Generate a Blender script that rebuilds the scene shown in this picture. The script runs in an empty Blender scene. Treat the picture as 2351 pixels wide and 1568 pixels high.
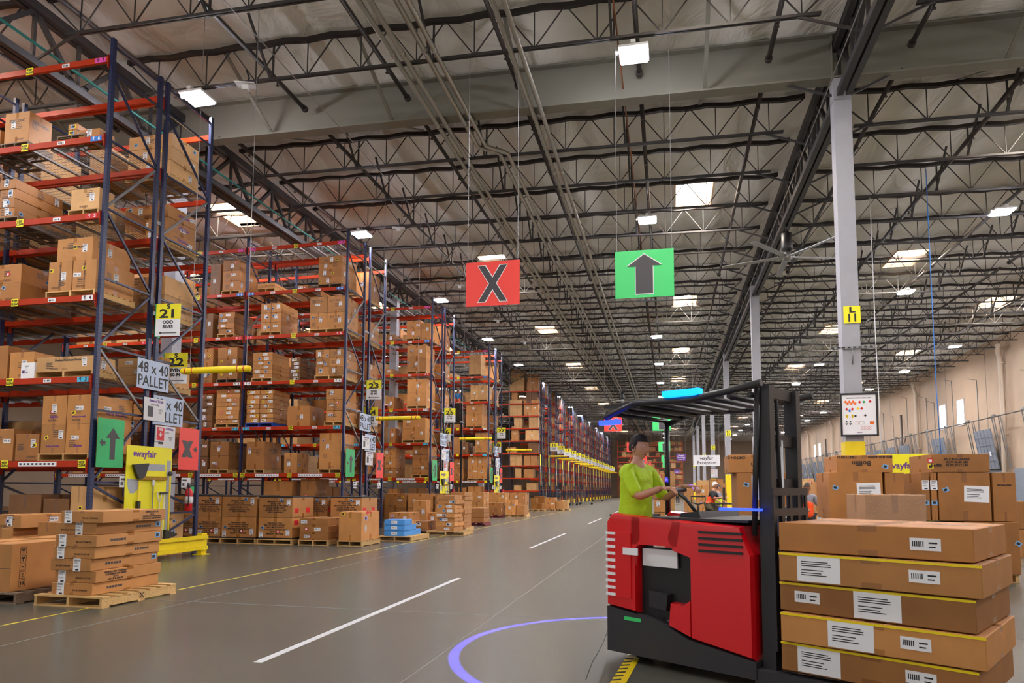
import bpy, math, random
from mathutils import Vector, Matrix
S = bpy.context.scene
COL = S.collection
rnd = random.Random(7)
R = math.radians

# ---------------------------------------------------------------- camera, world, exposure
FPX, CY, YAW, PITCH, ROLL, CAMH = 1580.0, 993.6, R(12.85), R(4.692), R(.222), 1.5
_fw = Vector((-math.sin(YAW)*math.cos(PITCH), math.cos(YAW)*math.cos(PITCH), math.sin(PITCH)))
_r = Vector((math.cos(YAW), math.sin(YAW), 0)); _u = _r.cross(_fw)
_r2 = _r*math.cos(ROLL)+_u*math.sin(ROLL); _u2 = -_r*math.sin(ROLL)+_u*math.cos(ROLL)
cd = bpy.data.cameras.new('camera'); cam = bpy.data.objects.new('camera', cd); COL.objects.link(cam)
cd.sensor_width = 36; cd.lens = FPX/2351*36; cd.shift_y = (CY-784)/2351; cd.clip_end = 400; cd.clip_start = .05
cam.matrix_world = Matrix(((_r2.x,_u2.x,-_fw.x,0),(_r2.y,_u2.y,-_fw.y,0),(_r2.z,_u2.z,-_fw.z,CAMH),(0,0,0,1)))
S.camera = cam
S.view_settings.view_transform = 'Standard'; S.view_settings.look = 'None'
S.view_settings.gamma = 1; S.view_settings.use_curve_mapping = False
S.view_settings.exposure = 0.25
try:
    S.cycles.max_bounces = 6; S.cycles.diffuse_bounces = 4; S.cycles.glossy_bounces = 3
    S.cycles.transparent_max_bounces = 8; S.cycles.caustics_reflective = False; S.cycles.caustics_refractive = False
    S.cycles.sample_clamp_indirect = 4; S.cycles.sample_clamp_direct = 12
except Exception: pass
W = bpy.data.worlds.new('world'); S.world = W; W.use_nodes = True
_n, _l = W.node_tree.nodes, W.node_tree.links
_g = _n.new('ShaderNodeTexCoord'); _s = _n.new('ShaderNodeSeparateXYZ'); _l.new(_g.outputs['Generated'], _s.inputs[0])
_c = _n.new('ShaderNodeValToRGB'); _l.new(_s.outputs[2], _c.inputs[0])     # added fill light through the unbuilt rear side, brighter from below to lift the ceiling
_m = _n.new('ShaderNodeMapRange'); _m.inputs['From Min'].default_value = -1; _l.new(_s.outputs[2], _m.inputs[0]); _l.new(_m.outputs[0], _c.inputs[0])
_c.color_ramp.elements[0].position = .45; _c.color_ramp.elements[0].color = (1, .92, .8, 1)
_c.color_ramp.elements[1].position = .55; _c.color_ramp.elements[1].color = (.62, .62, .66, 1)
_l.new(_c.outputs[0], _n['Background'].inputs[0]); _n['Background'].inputs[1].default_value = 1.1

def at(px, py, Y):
    """point of the photographed place seen at pixel px,py on the plane at depth Y"""
    d = _fw*FPX+_r2*(px-1175.5)-_u2*(py-CY); t = Y/d.y
    return Vector((d.x*t, Y, CAMH+d.z*t))
def atz(px, py, z=0.0):
    d = _fw*FPX+_r2*(px-1175.5)-_u2*(py-CY); t = (z-CAMH)/d.z
    return Vector((d.x*t, d.y*t, z))

# ---------------------------------------------------------------- materials
def srgb(r, g, b):
    f = lambda c: (c/255/12.92) if c/255 <= .04045 else ((c/255+.055)/1.055)**2.4
    return (f(r), f(g), f(b), 1)
def newmat(name):
    m = bpy.data.materials.new(name); m.use_nodes = True
    nt = m.node_tree; return m, nt, nt.nodes['Principled BSDF']
def mat(name, col, rough=.5, metal=0.0, var=0.0, scale=6.0, bump=0.0, bscale=30, orand=0.0, coat=0, emit=None, es=0, stretch=None, spec=None):
    m, nt, b = newmat(name); N, L = nt.nodes, nt.links
    b.inputs['Roughness'].default_value = rough; b.inputs['Metallic'].default_value = metal
    b.inputs['Base Color'].default_value = col
    if spec is not None: b.inputs['Specular IOR Level'].default_value = spec
    if coat: b.inputs['Coat Weight'].default_value = coat
    src = None
    if var or bump:
        tc = N.new('ShaderNodeTexCoord'); mp = N.new('ShaderNodeMapping'); L.new(tc.outputs['Object'], mp.inputs[0])
        if stretch: mp.inputs['Scale'].default_value = stretch
    if var:
        n = N.new('ShaderNodeTexNoise'); n.inputs['Scale'].default_value = scale; n.inputs['Detail'].default_value = 5
        L.new(mp.outputs[0], n.inputs[0])
        mr = N.new('ShaderNodeMapRange'); mr.inputs['From Min'].default_value = .3; mr.inputs['From Max'].default_value = .7
        mr.inputs['To Min'].default_value = 1-var; mr.inputs['To Max'].default_value = 1+var
        L.new(n.outputs[0], mr.inputs[0])
        hs = N.new('ShaderNodeHueSaturation'); hs.inputs['Color'].default_value = col
        L.new(mr.outputs[0], hs.inputs['Value']); src = hs.outputs[0]
    if orand:
        oi = N.new('ShaderNodeObjectInfo'); m2 = N.new('ShaderNodeMapRange')
        m2.inputs['To Min'].default_value = 1-orand; m2.inputs['To Max'].default_value = 1+orand
        L.new(oi.outputs['Random'], m2.inputs[0])
        h2 = N.new('ShaderNodeHueSaturation'); L.new(m2.outputs[0], h2.inputs['Value'])
        if src: L.new(src, h2.inputs['Color'])
        else: h2.inputs['Color'].default_value = col
        src = h2.outputs[0]
    if src: L.new(src, b.inputs['Base Color'])
    if bump:
        n2 = N.new('ShaderNodeTexNoise'); n2.inputs['Scale'].default_value = bscale; L.new(mp.outputs[0], n2.inputs[0])
        bp = N.new('ShaderNodeBump'); bp.inputs['Strength'].default_value = bump; bp.inputs['Distance'].default_value = .05
        L.new(n2.outputs[0], bp.inputs['Height']); L.new(bp.outputs[0], b.inputs['Normal'])
    if emit:
        b.inputs['Emission Color'].default_value = emit; b.inputs['Emission Strength'].default_value = es
    return m
def cardboard(name, col):
    m, nt, b = newmat(name); N, L = nt.nodes, nt.links
    tc = N.new('ShaderNodeTexCoord'); n = N.new('ShaderNodeTexNoise'); n.inputs['Scale'].default_value = 3; n.inputs['Detail'].default_value = 6
    L.new(tc.outputs['Object'], n.inputs[0])
    mr = N.new('ShaderNodeMapRange'); mr.inputs['From Min'].default_value=.3; mr.inputs['From Max'].default_value=.7
    mr.inputs['To Min'].default_value=.88; mr.inputs['To Max'].default_value=1.1; L.new(n.outputs[0], mr.inputs[0])
    oi = N.new('ShaderNodeObjectInfo'); m2 = N.new('ShaderNodeMapRange'); m2.inputs['To Min'].default_value=.78; m2.inputs['To Max'].default_value=1.2
    L.new(oi.outputs['Random'], m2.inputs[0])
    mu = N.new('ShaderNodeMath'); mu.operation='MULTIPLY'; L.new(mr.outputs[0], mu.inputs[0]); L.new(m2.outputs[0], mu.inputs[1])
    # packing tape along the closing seam and a little way down the sides
    sp = N.new('ShaderNodeSeparateXYZ'); L.new(tc.outputs['Generated'], sp.inputs[0])
    def stripe(sock, c, w):
        a = N.new('ShaderNodeMath'); a.operation='SUBTRACT'; L.new(sock, a.inputs[0]); a.inputs[1].default_value=c
        e = N.new('ShaderNodeMath'); e.operation='ABSOLUTE'; L.new(a.outputs[0], e.inputs[0])
        f = N.new('ShaderNodeMath'); f.operation='LESS_THAN'; L.new(e.outputs[0], f.inputs[0]); f.inputs[1].default_value=w; return f.outputs[0]
    def mul(a, b2):
        f = N.new('ShaderNodeMath'); f.operation='MULTIPLY'; L.new(a, f.inputs[0]); L.new(b2, f.inputs[1]); return f.outputs[0]
    zedge = N.new('ShaderNodeMath'); zedge.operation='SUBTRACT'; zedge.inputs[0].default_value=1; L.new(stripe(sp.outputs[2], .5, .3), zedge.inputs[1])
    tape = mul(stripe(sp.outputs[0], .5, .05), zedge.outputs[0])
    tape2 = mul(stripe(sp.outputs[1], .5, .05), zedge.outputs[0])
    tt = N.new('ShaderNodeMath'); tt.operation='MAXIMUM'; L.new(tape, tt.inputs[0]); L.new(tape2, tt.inputs[1])
    hs = N.new('ShaderNodeHueSaturation'); hs.inputs['Color'].default_value = col; L.new(mu.outputs[0], hs.inputs['Value'])
    mx = N.new('ShaderNodeMix'); mx.data_type='RGBA'; mx.blend_type='MULTIPLY'; L.new(tt.outputs[0], mx.inputs[0])
    L.new(hs.outputs[0], mx.inputs[6]); mx.inputs[7].default_value=(.72,.66,.56,1)
    L.new(mx.outputs[2], b.inputs['Base Color'])
    rr = N.new('ShaderNodeMapRange'); rr.inputs['To Min'].default_value=.62; rr.inputs['To Max'].default_value=.25; L.new(tt.outputs[0], rr.inputs[0])
    L.new(rr.outputs[0], b.inputs['Roughness'])
    wv = N.new('ShaderNodeTexWave'); wv.bands_direction='Z'; wv.inputs['Scale'].default_value=40; L.new(tc.outputs['Object'], wv.inputs[0])
    bp = N.new('ShaderNodeBump'); bp.inputs['Strength'].default_value=.03; bp.inputs['Distance'].default_value=.01
    L.new(wv.outputs[1], bp.inputs['Height']); L.new(bp.outputs[0], b.inputs['Normal'])
    return m
def post_mat(name, col):
    """painted upright with its two columns of punched slots"""
    m, nt, b = newmat(name); N, L = nt.nodes, nt.links
    tc = N.new('ShaderNodeTexCoord'); sp = N.new('ShaderNodeSeparateXYZ'); L.new(tc.outputs['Object'], sp.inputs[0])
    def math_(op, a, v):
        f = N.new('ShaderNodeMath'); f.operation = op; L.new(a, f.inputs[0])
        if isinstance(v, (int, float)): f.inputs[1].default_value = v
        else: L.new(v, f.inputs[1])
        return f.outputs[0]
    fr = math_('FRACT', math_('MULTIPLY', sp.outputs[2], 13.3), 0)
    zin = math_('LESS_THAN', math_('ABSOLUTE', math_('SUBTRACT', fr, .5), 0), .26)
    def off(s): return math_('LESS_THAN', math_('ABSOLUTE', math_('SUBTRACT', math_('ABSOLUTE', s, 0), .024), 0), .008)
    hole = math_('MULTIPLY', zin, math_('MAXIMUM', off(sp.outputs[0]), off(sp.outputs[1])))
    mx = N.new('ShaderNodeMix'); mx.data_type='RGBA'; L.new(hole, mx.inputs[0]); mx.inputs[6].default_value = col; mx.inputs[7].default_value = (.004,.004,.006,1)
    L.new(mx.outputs[2], b.inputs['Base Color']); b.inputs['Roughness'].default_value = .38
    return m
M = {}
M['floor'] = None
M['card'] = [cardboard('cardboard_tan', srgb(184,127,68)), cardboard('cardboard_brown', srgb(164,109,54)), cardboard('cardboard_pale', srgb(202,156,100)), cardboard('cardboard_dark', srgb(118,78,42))]
M['white'] = mat('white_paper', srgb(238,238,240), .5)
M['ink'] = mat('black_ink', srgb(28,26,26), .6)
M['yellow'] = mat('yellow_paint', srgb(245,215,10), .4, var=.05)
M['lime'] = mat('yellow_board', srgb(250,238,30), .45)
M['red'] = mat('red_sticker', srgb(205,25,35), .5)
M['bluest'] = mat('blue_sticker', srgb(120,175,225), .5)
M['lilac'] = mat('lilac_label', srgb(190,165,215), .5)
M['post'] = post_mat('blue_rack_steel', srgb(26,38,80))
M['brace'] = mat('blue_brace_steel', srgb(28,38,72), .35, var=.08)
M['dull'] = mat('grey_brace_steel', srgb(120,118,118), .35, metal=.5)
M['beam'] = mat('orange_red_beam', srgb(176,48,8), .5, spec=.25, var=.08, scale=3)
M['wire'] = mat('deck_wire', srgb(110,108,106), .4, metal=.7)
M['galv'] = mat('galvanised_steel', srgb(150,150,150), .35, metal=.8, var=.1)
M['conduit'] = mat('conduit_steel', srgb(168,166,158), .32, metal=.85)
M['dark'] = mat('dark_joist_steel', srgb(50,48,50), .55, var=.1)
M['wrap'] = mat('dark_batten_strip', srgb(38,32,32), .7, var=.2, scale=2)
M['grey'] = mat('grey_girder_paint', srgb(120,118,108), .5, var=.05, scale=1)
M['colm'] = mat('grey_column_paint', srgb(156,156,162), .5, var=.05, scale=3)
M['wood'] = mat('pallet_wood', srgb(205,165,105), .7, var=.2, scale=8, bump=.2, orand=.2, stretch=(1,6,6))
M['wood_dark'] = mat('weathered_pallet_wood', srgb(120,100,80), .75, var=.25, scale=8, stretch=(1,6,6))
M['palblue'] = mat('blue_pallet_paint', srgb(30,80,180), .6, var=.2)
M['palred'] = mat('red_pallet_paint', srgb(120,35,45), .6, var=.2)
M['green'] = mat('green_sign', srgb(40,165,95), .45)
M['gsign'] = mat('green_hanging_sign', srgb(60,205,110), .45)
M['rsign'] = mat('red_hanging_sign', srgb(235,65,55), .45)
M['charcoal'] = mat('charcoal_print', srgb(58,54,58), .5)
M['black'] = mat('black_plastic', srgb(24,24,26), .45)
M['rubber'] = mat('black_rubber', srgb(22,22,22), .8)
M['purple'] = mat('purple_sign', srgb(95,40,140), .5)
M['cyan'] = mat('cyan_tag', srgb(70,185,225), .5)
M['blue'] = mat('blue_tag', srgb(25,120,205), .5)
M['pink'] = mat('magenta_tag', srgb(225,80,175), .5)
M['wallm'] = mat('cream_wall_paint', srgb(180,156,132), .8, var=.06, scale=.6)
M['trimd'] = mat('dark_steel_pipe', srgb(52,44,42), .5)
M['pale_pipe'] = mat('cream_pipe_paint', srgb(200,182,162), .5)
M['doorg'] = mat('grey_dock_door', srgb(112,118,128), .5, var=.08)
M['led'] = mat('led_lens', (1,1,1,1), .4, emit=(.93,.92,1.0,1), es=430)
M['sky'] = mat('skylight_diffuser', (1,1,1,1), .4, emit=(1,.93,.82,1), es=90)
M['sky2'] = mat('window_daylight_glass', (1,1,1,1), .3, emit=(.95,.97,1,1), es=5)
M['well'] = mat('skylight_well', srgb(225,190,150), .7)

# ---------------------------------------------------------------- mesh helpers
class MB:
    def __init__(s): s.v=[]; s.f=[]; s.m=[]; s.sm=[]
    def _add(s, vs, fs, m, smooth=False):
        o=len(s.v); s.v+= [tuple(v) for v in vs]; s.f+=[tuple(i+o for i in f) for f in fs]; s.m+=[m]*len(fs); s.sm+=[smooth]*len(fs); return s
    def box(s, x0,x1,y0,y1,z0,z1, m=0):
        if x0>x1:x0,x1=x1,x0
        if y0>y1:y0,y1=y1,y0
        if z0>z1:z0,z1=z1,z0
        return s._add([(x0,y0,z0),(x1,y0,z0),(x1,y1,z0),(x0,y1,z0),(x0,y0,z1),(x1,y0,z1),(x1,y1,z1),(x0,y1,z1)],
            [(0,3,2,1),(4,5,6,7),(0,1,5,4),(1,2,6,5),(2,3,7,6),(3,0,4,7)], m)
    def bar(s, p, q, w, h, m=0, up=(0,0,1)):
        p=Vector(p); q=Vector(q); d=(q-p).normalized(); u=Vector(up)
        a=d.cross(u)
        if a.length<1e-4: a=d.cross(Vector((1,0,0)))
        a.normalize(); b=a.cross(d).normalized(); a=a*w/2; b=b*h/2
        return s._add([p-a-b,p+a-b,p+a+b,p-a+b,q-a-b,q+a-b,q+a+b,q-a+b],
            [(0,1,2,3),(7,6,5,4),(0,4,5,1),(1,5,6,2),(2,6,7,3),(3,7,4,0)], m)
    def tube(s, pts, r, n=8, m=0, caps=True):
        pts=[Vector(p) for p in pts]; rs=r if isinstance(r,(list,tuple)) else [r]*len(pts); vs=[]; fs=[]
        for i,p in enumerate(pts):
            d=(pts[min(i+1,len(pts)-1)]-pts[max(i-1,0)]).normalized()
            if i==0:
                a=d.cross(Vector((0,0,1)))
                if a.length<1e-3: a=Vector((1,0,0))
            else:
                a=a-d*a.dot(d)
                if a.length<1e-4: a=d.cross(Vector((0,0,1)))
            a.normalize(); b=d.cross(a).normalized()
            for k in range(n):
                t=2*math.pi*k/n; vs.append(p+(a*math.cos(t)+b*math.sin(t))*rs[i])
        for i in range(len(pts)-1):
            for k in range(n):
                k2=(k+1)%n; fs.append((i*n+k,i*n+k2,(i+1)*n+k2,(i+1)*n+k))
        s._add(vs,fs,m,n>5)
        if caps:
            o=len(s.v)-len(vs); L=len(pts)-1
            s.f.append(tuple(o+k for k in reversed(range(n)))); s.f.append(tuple(o+L*n+k for k in range(n))); s.m+=[m,m]; s.sm+=[False,False]
        return s
    def lathe(s, prof, n=16, m=0, c=(0,0,0), axis='z'):
        vs=[]; fs=[]
        for r,z in prof:
            for k in range(n):
                t=2*math.pi*k/n; x,y=r*math.cos(t),r*math.sin(t)
                vs.append({'z':(c[0]+x,c[1]+y,c[2]+z),'y':(c[0]+x,c[1]+z,c[2]+y),'x':(c[0]+z,c[1]+x,c[2]+y)}[axis])
        for i in range(len(prof)-1):
            for k in range(n):
                k2=(k+1)%n; fs.append((i*n+k,i*n+k2,(i+1)*n+k2,(i+1)*n+k))
        fs.append(tuple(range(n))[::-1]); fs.append(tuple((len(prof)-1)*n+k for k in range(n)))
        return s._add(vs,fs,m,True)
    def prism(s, pts, y0, y1, m=0):
        """2-D outline (x,z) extruded along y"""
        n=len(pts); vs=[(x,y0,z) for x,z in pts]+[(x,y1,z) for x,z in pts]
        fs=[tuple(range(n)), tuple(reversed(range(n,2*n)))]+[(i,n+i,n+(i+1)%n,(i+1)%n) for i in range(n)]
        return s._add(vs,fs,m)
    def prisms(s, pts, x0, x1, m=0):
        """outline (y,z) extruded along x"""
        n=len(pts); vs=[(x0,y,z) for y,z in pts]+[(x1,y,z) for y,z in pts]
        fs=[tuple(range(n)), tuple(reversed(range(n,2*n)))]+[(i,n+i,n+(i+1)%n,(i+1)%n) for i in range(n)]
        return s._add(vs,fs,m)
    def mesh(s, name, mats):
        me=bpy.data.meshes.new(name); me.from_pydata(s.v,[],s.f)
        for m in (mats if isinstance(mats,(list,tuple)) else [mats]): me.materials.append(m)
        me.polygons.foreach_set('material_index', s.m); me.polygons.foreach_set('use_smooth', s.sm); me.update(); return me
def put(name, me, parent=None, loc=(0,0,0), rot=(0,0,0)):
    o=bpy.data.objects.new(name, me); COL.objects.link(o); o.location=loc; o.rotation_euler=rot
    if parent: o.parent=parent
    return o
def tag(o, label=None, cat=None, group=None, kind=None):
    if label: o['label']=label
    if cat: o['category']=cat
    if group: o['group']=group
    if kind: o['kind']=kind
    return o
def thing(name, label, cat, loc=(0,0,0), rz=0, group=None, kind=None):
    o=bpy.data.objects.new(name, None); COL.objects.link(o); o.location=loc; o.rotation_euler=(0,0,rz); o.empty_display_size=.1
    return tag(o,label,cat,group,kind)
def struct(name, me, label=None, loc=(0,0,0), rot=(0,0,0)):
    o=put(name, me, None, loc, rot); return tag(o,label,None,None,'structure')
def text(body, size, loc, parent, m=None, rot=(math.pi/2,0,0), name='lettering', sx=1.0, ext=.0008, al='CENTER', sp=1.0, bold=0.0, ls=1.0):
    c=bpy.data.curves.new(name,'FONT'); c.body=body; c.size=size; c.align_x=al; c.align_y='CENTER'; c.extrude=ext; c.space_character=sp; c.offset=bold; c.space_line=ls
    c.resolution_u=2; c.materials.append(m or M['ink'])
    o=put(name, c, parent, loc, rot); o.scale=(sx,1,1); return o
ORD=['first','second','third','fourth','fifth','sixth','seventh','eighth','ninth','tenth','eleventh','twelfth','thirteenth','fourteenth','fifteenth','sixteenth','seventeenth','eighteenth','nineteenth','twentieth','twenty-first','twenty-second','twenty-third','twenty-fourth','twenty-fifth','twenty-sixth','twenty-seventh','twenty-eighth','twenty-ninth','thirtieth']
def sy(y): return 4.67+2.3*round((y-4.67)/2.3)
def roof(x): return 11.95-.022*x

# ---------------------------------------------------------------- floor
def floor_mat():
    m, nt, b = newmat('sealed_concrete'); N, L = nt.nodes, nt.links
    tc=N.new('ShaderNodeTexCoord')
    n=N.new('ShaderNodeTexNoise'); n.inputs['Scale'].default_value=.35; n.inputs['Detail'].default_value=8; n.inputs['Roughness'].default_value=.65; L.new(tc.outputs['Object'],n.inputs[0])
    r=N.new('ShaderNodeValToRGB'); r.color_ramp.elements[0].position=.2; r.color_ramp.elements[1].position=.8
    r.color_ramp.elements[0].color=srgb(66,66,57); r.color_ramp.elements[1].color=srgb(84,83,74); L.new(n.outputs[0], r.inputs[0])
    mp=N.new('ShaderNodeMapping'); mp.inputs['Scale'].default_value=(6,.35,1); L.new(tc.outputs['Object'],mp.inputs[0])
    n2=N.new('ShaderNodeTexNoise'); n2.inputs['Scale'].default_value=1.5; n2.inputs['Detail'].default_value=6; L.new(mp.outputs[0],n2.inputs[0])
    mr=N.new('ShaderNodeMapRange'); mr.inputs['From Min'].default_value=.25; mr.inputs['From Max'].default_value=.75; mr.inputs['To Min'].default_value=.96; mr.inputs['To Max'].default_value=1.03; L.new(n2.outputs[0],mr.inputs[0])
    hs=N.new('ShaderNodeHueSaturation'); L.new(r.outputs[0],hs.inputs['Color']); L.new(mr.outputs[0],hs.inputs['Value']); L.new(hs.outputs[0], b.inputs['Base Color'])
    m2=N.new('ShaderNodeMapRange'); m2.inputs['To Min'].default_value=.2; m2.inputs['To Max'].default_value=.34; b.inputs['Roughness'].default_value=.27
    b.inputs['Specular IOR Level'].default_value=.6
    return m
M['floor']=floor_mat()
mb=MB().box(-45,21.2,-5,150,-.2,0); struct('floor', mb.mesh('floor',M['floor']), 'grey sealed concrete warehouse floor')
M['joint']=mat('joint_filler', srgb(120,116,110), .7); M['crack']=mat('crack_dirt', srgb(40,38,36), .9)
jl=[(-3.2,None),(-9.0,None),(2.6,None)]
for k,x in enumerate((-2.05,-6.2,2.2)):
    mb=MB().box(x-.006,x+.006,2,140,0,.0012); o=struct('trim_1', mb.mesh('slab_joint',M['joint']), 'thin pale joint running down the concrete slab')
for k,y in enumerate((8.1,16.2,24.3,32.4)):
    mb=MB().box(-30,20,y-.006,y+.006,0,.0012); struct('trim_2', mb.mesh('slab_joint',M['joint']), 'thin pale joint running across the concrete slab')
M['wline']=mat('white_floor_paint', srgb(235,235,238), .5, var=.08, scale=20)
M['yline']=mat('yellow_floor_tape', srgb(205,180,40), .6, var=.25, scale=10)
for k,(a,b_,nm) in enumerate(((5.45,11.3,'nearest'),(17.4,23.6,'second'),(30.4,36.6,'third'),(44,50,'fourth'),(57,63,'fifth'))):
    mb=MB().box(-3.53,-3.45,a,b_,0,.002); o=put('floor_line',mb.mesh('floor_line',M['wline'])); tag(o,'long white lane dash on the grey floor, %s from the camera'%nm,'floor marking','white lane dashes','structure')
mb=MB(); y=2.
while y<60:
    mb.box(-7.1-.02,-7.1+.02,y,y+.16,0,.002); mb.box(-7.095-.012,-7.1+.012,y+.16,y+.25,0,.0015); y+=.25
tag(put('floor_tape',mb.mesh('floor_tape',M['yline'])),'thin yellow tape line on floor beside the pallets on the left','floor marking',None,'structure')
mb=MB()
p0=Vector((-.44,5.2,0)); p1=Vector((-.33,6.5,0)); d=(p1-p0).normalized(); a=Vector((d.y,-d.x,0))*.06
n=22
mb._add([p0-a+Vector((0,0,.002)),p0+a+Vector((0,0,.002)),p1+a+Vector((0,0,.002)),p1-a+Vector((0,0,.002))],[(0,1,2,3)],0)
for k in range(12):
    q=p0+d*(k*.12+.02); z=Vector((0,0,.0028))
    mb._add([q-a+z,q+d*.05-a+z,q+d*.09+a*.15+z,q+d*.045+a*.15+z],[(0,3,2,1)],1)
tag(put('hazard_tape',mb.mesh('hazard_tape',[M['yellow'],M['ink']])),'yellow and black striped hazard tape on floor beside the red truck','floor tape')
mb=MB(); pts=[atz(1400,1435),atz(1385,1475),atz(1372,1500),atz(1360,1520),atz(1345,1560)]
mb.tube([p+Vector((0,0,.0)) for p in pts],.004,4); struct('trim_3',mb.mesh('floor_crack',M['crack']),'hairline crack in concrete left of the red truck')

# ---------------------------------------------------------------- skylights, ceiling
SKY=[]
for x,ys in ((1.0,[10.9+13.72*k for k in range(0,9)]),(-7.8,[30.7+13.72*k for k in range(0,8)]),(10.3,[18.95+13.8*k for k in range(0,8)]),(17.1,[26.4+14.3*k for k in range(0,7)]),(-16.6,[9.7+13.72*k for k in range(0,8)]),(-24,[16.+13.72*k for k in range(0,7)])):
    for y in ys: SKY.append((x,y))
HX,HY=.62,1.12
def ceil_mat():
    m, nt, b = newmat('white_roof_lining'); N, L = nt.nodes, nt.links
    tc=N.new('ShaderNodeTexCoord'); mp=N.new('ShaderNodeMapping'); mp.inputs['Scale'].default_value=(1,.5,1); L.new(tc.outputs['Object'],mp.inputs[0])
    n=N.new('ShaderNodeTexNoise'); n.inputs['Scale'].default_value=.9; n.inputs['Detail'].default_value=4; n.inputs['Distortion'].default_value=1.2; L.new(mp.outputs[0],n.inputs[0])
    wv=N.new('ShaderNodeTexWave'); wv.bands_direction='X'; wv.inputs['Scale'].default_value=.26; wv.inputs['Distortion'].default_value=1.5; wv.inputs['Detail'].default_value=2; L.new(tc.outputs['Object'],wv.inputs[0])
    ad=N.new('ShaderNodeMath'); L.new(n.outputs[0],ad.inputs[0]); 
    ml=N.new('ShaderNodeMath'); ml.operation='MULTIPLY'; ml.inputs[1].default_value=.5; L.new(wv.outputs[1],ml.inputs[0]); L.new(ml.outputs[0],ad.inputs[1])
    bp=N.new('ShaderNodeBump'); bp.inputs['Strength'].default_value=.7; bp.inputs['Distance'].default_value=.35; L.new(ad.outputs[0],bp.inputs['Height']); L.new(bp.outputs[0],b.inputs['Normal'])
    b.inputs['Base Color'].default_value=srgb(240,237,230); b.inputs['Roughness'].default_value=.55
    return m
CEIL=ceil_mat()
xs=sorted({-45.,21.2}|{x-HX for x,_ in SKY}|{x+HX for x,_ in SKY})
ys=sorted({-14.,150.}|{y-HY for _,y in SKY}|{y+HY for _,y in SKY})
mb=MB()
for i in range(len(xs)-1):
    cx=(xs[i]+xs[i+1])/2; hy=[y for x,y in SKY if abs(x-cx)<HX]
    j=0; segs=[]; st=-14.
    for y in sorted(hy):
        segs.append((st,y-HY)); st=y+HY
    segs.append((st,150.))
    for y0,y1 in segs:
        za,zb=roof(xs[i]),roof(xs[i+1])
        mb._add([(xs[i],y0,za),(xs[i+1],y0,zb),(xs[i+1],y1,zb),(xs[i],y1,za),(xs[i],y0,za+.12),(xs[i+1],y0,zb+.12),(xs[i+1],y1,zb+.12),(xs[i],y1,za+.12)],
            [(0,3,2,1),(4,5,6,7),(0,1,5,4),(1,2,6,5),(2,3,7,6),(3,0,4,7)],0)
struct('ceiling', mb.mesh('ceiling',CEIL),'white wrinkled insulation lining under the roof deck')
sk=MB()
for a_,b_,c_,d_ in ((-HX-.04,-HX,-HY-.04,HY+.04),(HX,HX+.04,-HY-.04,HY+.04),(-HX,HX,-HY-.04,-HY),(-HX,HX,HY,HY+.04)): sk.box(a_,b_,c_,d_,.0,.55)
skw=sk.mesh('skylight_curb',M['well'])
skd=MB().box(-HX-.04,HX+.04,-HY-.04,HY+.04,.55,.6).mesh('skylight_diffuser',M['sky'])
for i,(x,y) in enumerate(sorted(SKY,key=lambda t:(t[0],t[1]))):
    o=struct('window_%d'%(i+1), skd, 'bright skylight in the white ceiling', (x,y,roof(x)-.02)); put('curb', skw, o)

# joists
J0,JS=16.17-2.3*5,2.3
def joist_mesh(x0,x1):
    web=MB(); bot=MB(); top=MB(); zb=lambda x:10.93-.022*x; zt=lambda x:11.82-.022*x
    x=x0+.9; xe=x1-.9; n=int((xe-x)/1.27); st=(xe-x)/n
    for s_ in (-.03,.03): bot.bar((x-.35,s_,zb(x)),(xe+.35,s_,zb(xe)),.035,.055)
    nodes=[x+st*k for k in range(n+1)]
    for k,a in enumerate(nodes):
        web.bar((a,0,zb(a)),(a,0,zt(a)),.022,.022)
        if k<n:
            b=nodes[k+1]; m_=(a+b)/2
            web.bar((a,0,zb(a)),(m_,0,zt(m_)),.024,.024); web.bar((m_,0,zt(m_)),(b,0,zb(b)),.024,.024)
    web.bar((x,0,zb(x)),(x0,0,zt(x0)),.03,.03); web.bar((xe,0,zb(xe)),(x1,0,zt(x1)),.03,.03)
    # dark battens pinched against the lining, slightly scalloped
    nn=int((x1-x0)/.6); px=None
    for k in range(nn+1):
        a=x0+(x1-x0)*k/nn; z=zt(a)+(.03 if k%2 else -.02)
        if px: top.bar(px,(a,0,z),.11,.10)
        px=(a,0,z)
    for k in range(1,int((x1-x0)/4)):   # kicker struts back to the deck
        a=x0+4*k; web.bar((a,0,zb(a)),(a,-.95,zt(a)+.1),.05,.05); web.bar((a+.05,0,zb(a)-.02),(a+.05,.02,zt(a)),.04,.04)
    return [web.mesh('joist_web',M['dark']),bot.mesh('joist_bottom_chord',M['dark']),top.mesh('joist_top_batten',M['wrap'])]
BAYX=[(-28.5,-13.65,'left'),(-13.05,3.6,'middle'),(4.2,20.9,'right')]
JM=[joist_mesh(a,b) for a,b,_ in BAYX]
for k in range(0,52):
    if (k-5)%7==0 and k==5: continue
    y=J0+JS*k
    for i,(a,b,nm) in enumerate(BAYX):
        if y<6: continue
        me=JM[i]; o=struct('roof_joist', me[0], 'dark open-web roof joist in the %s bay of the ceiling'%nm, (0,y,0))
        put('bottom_chord', me[1], o); put('top_batten', me[2], o)
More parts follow.
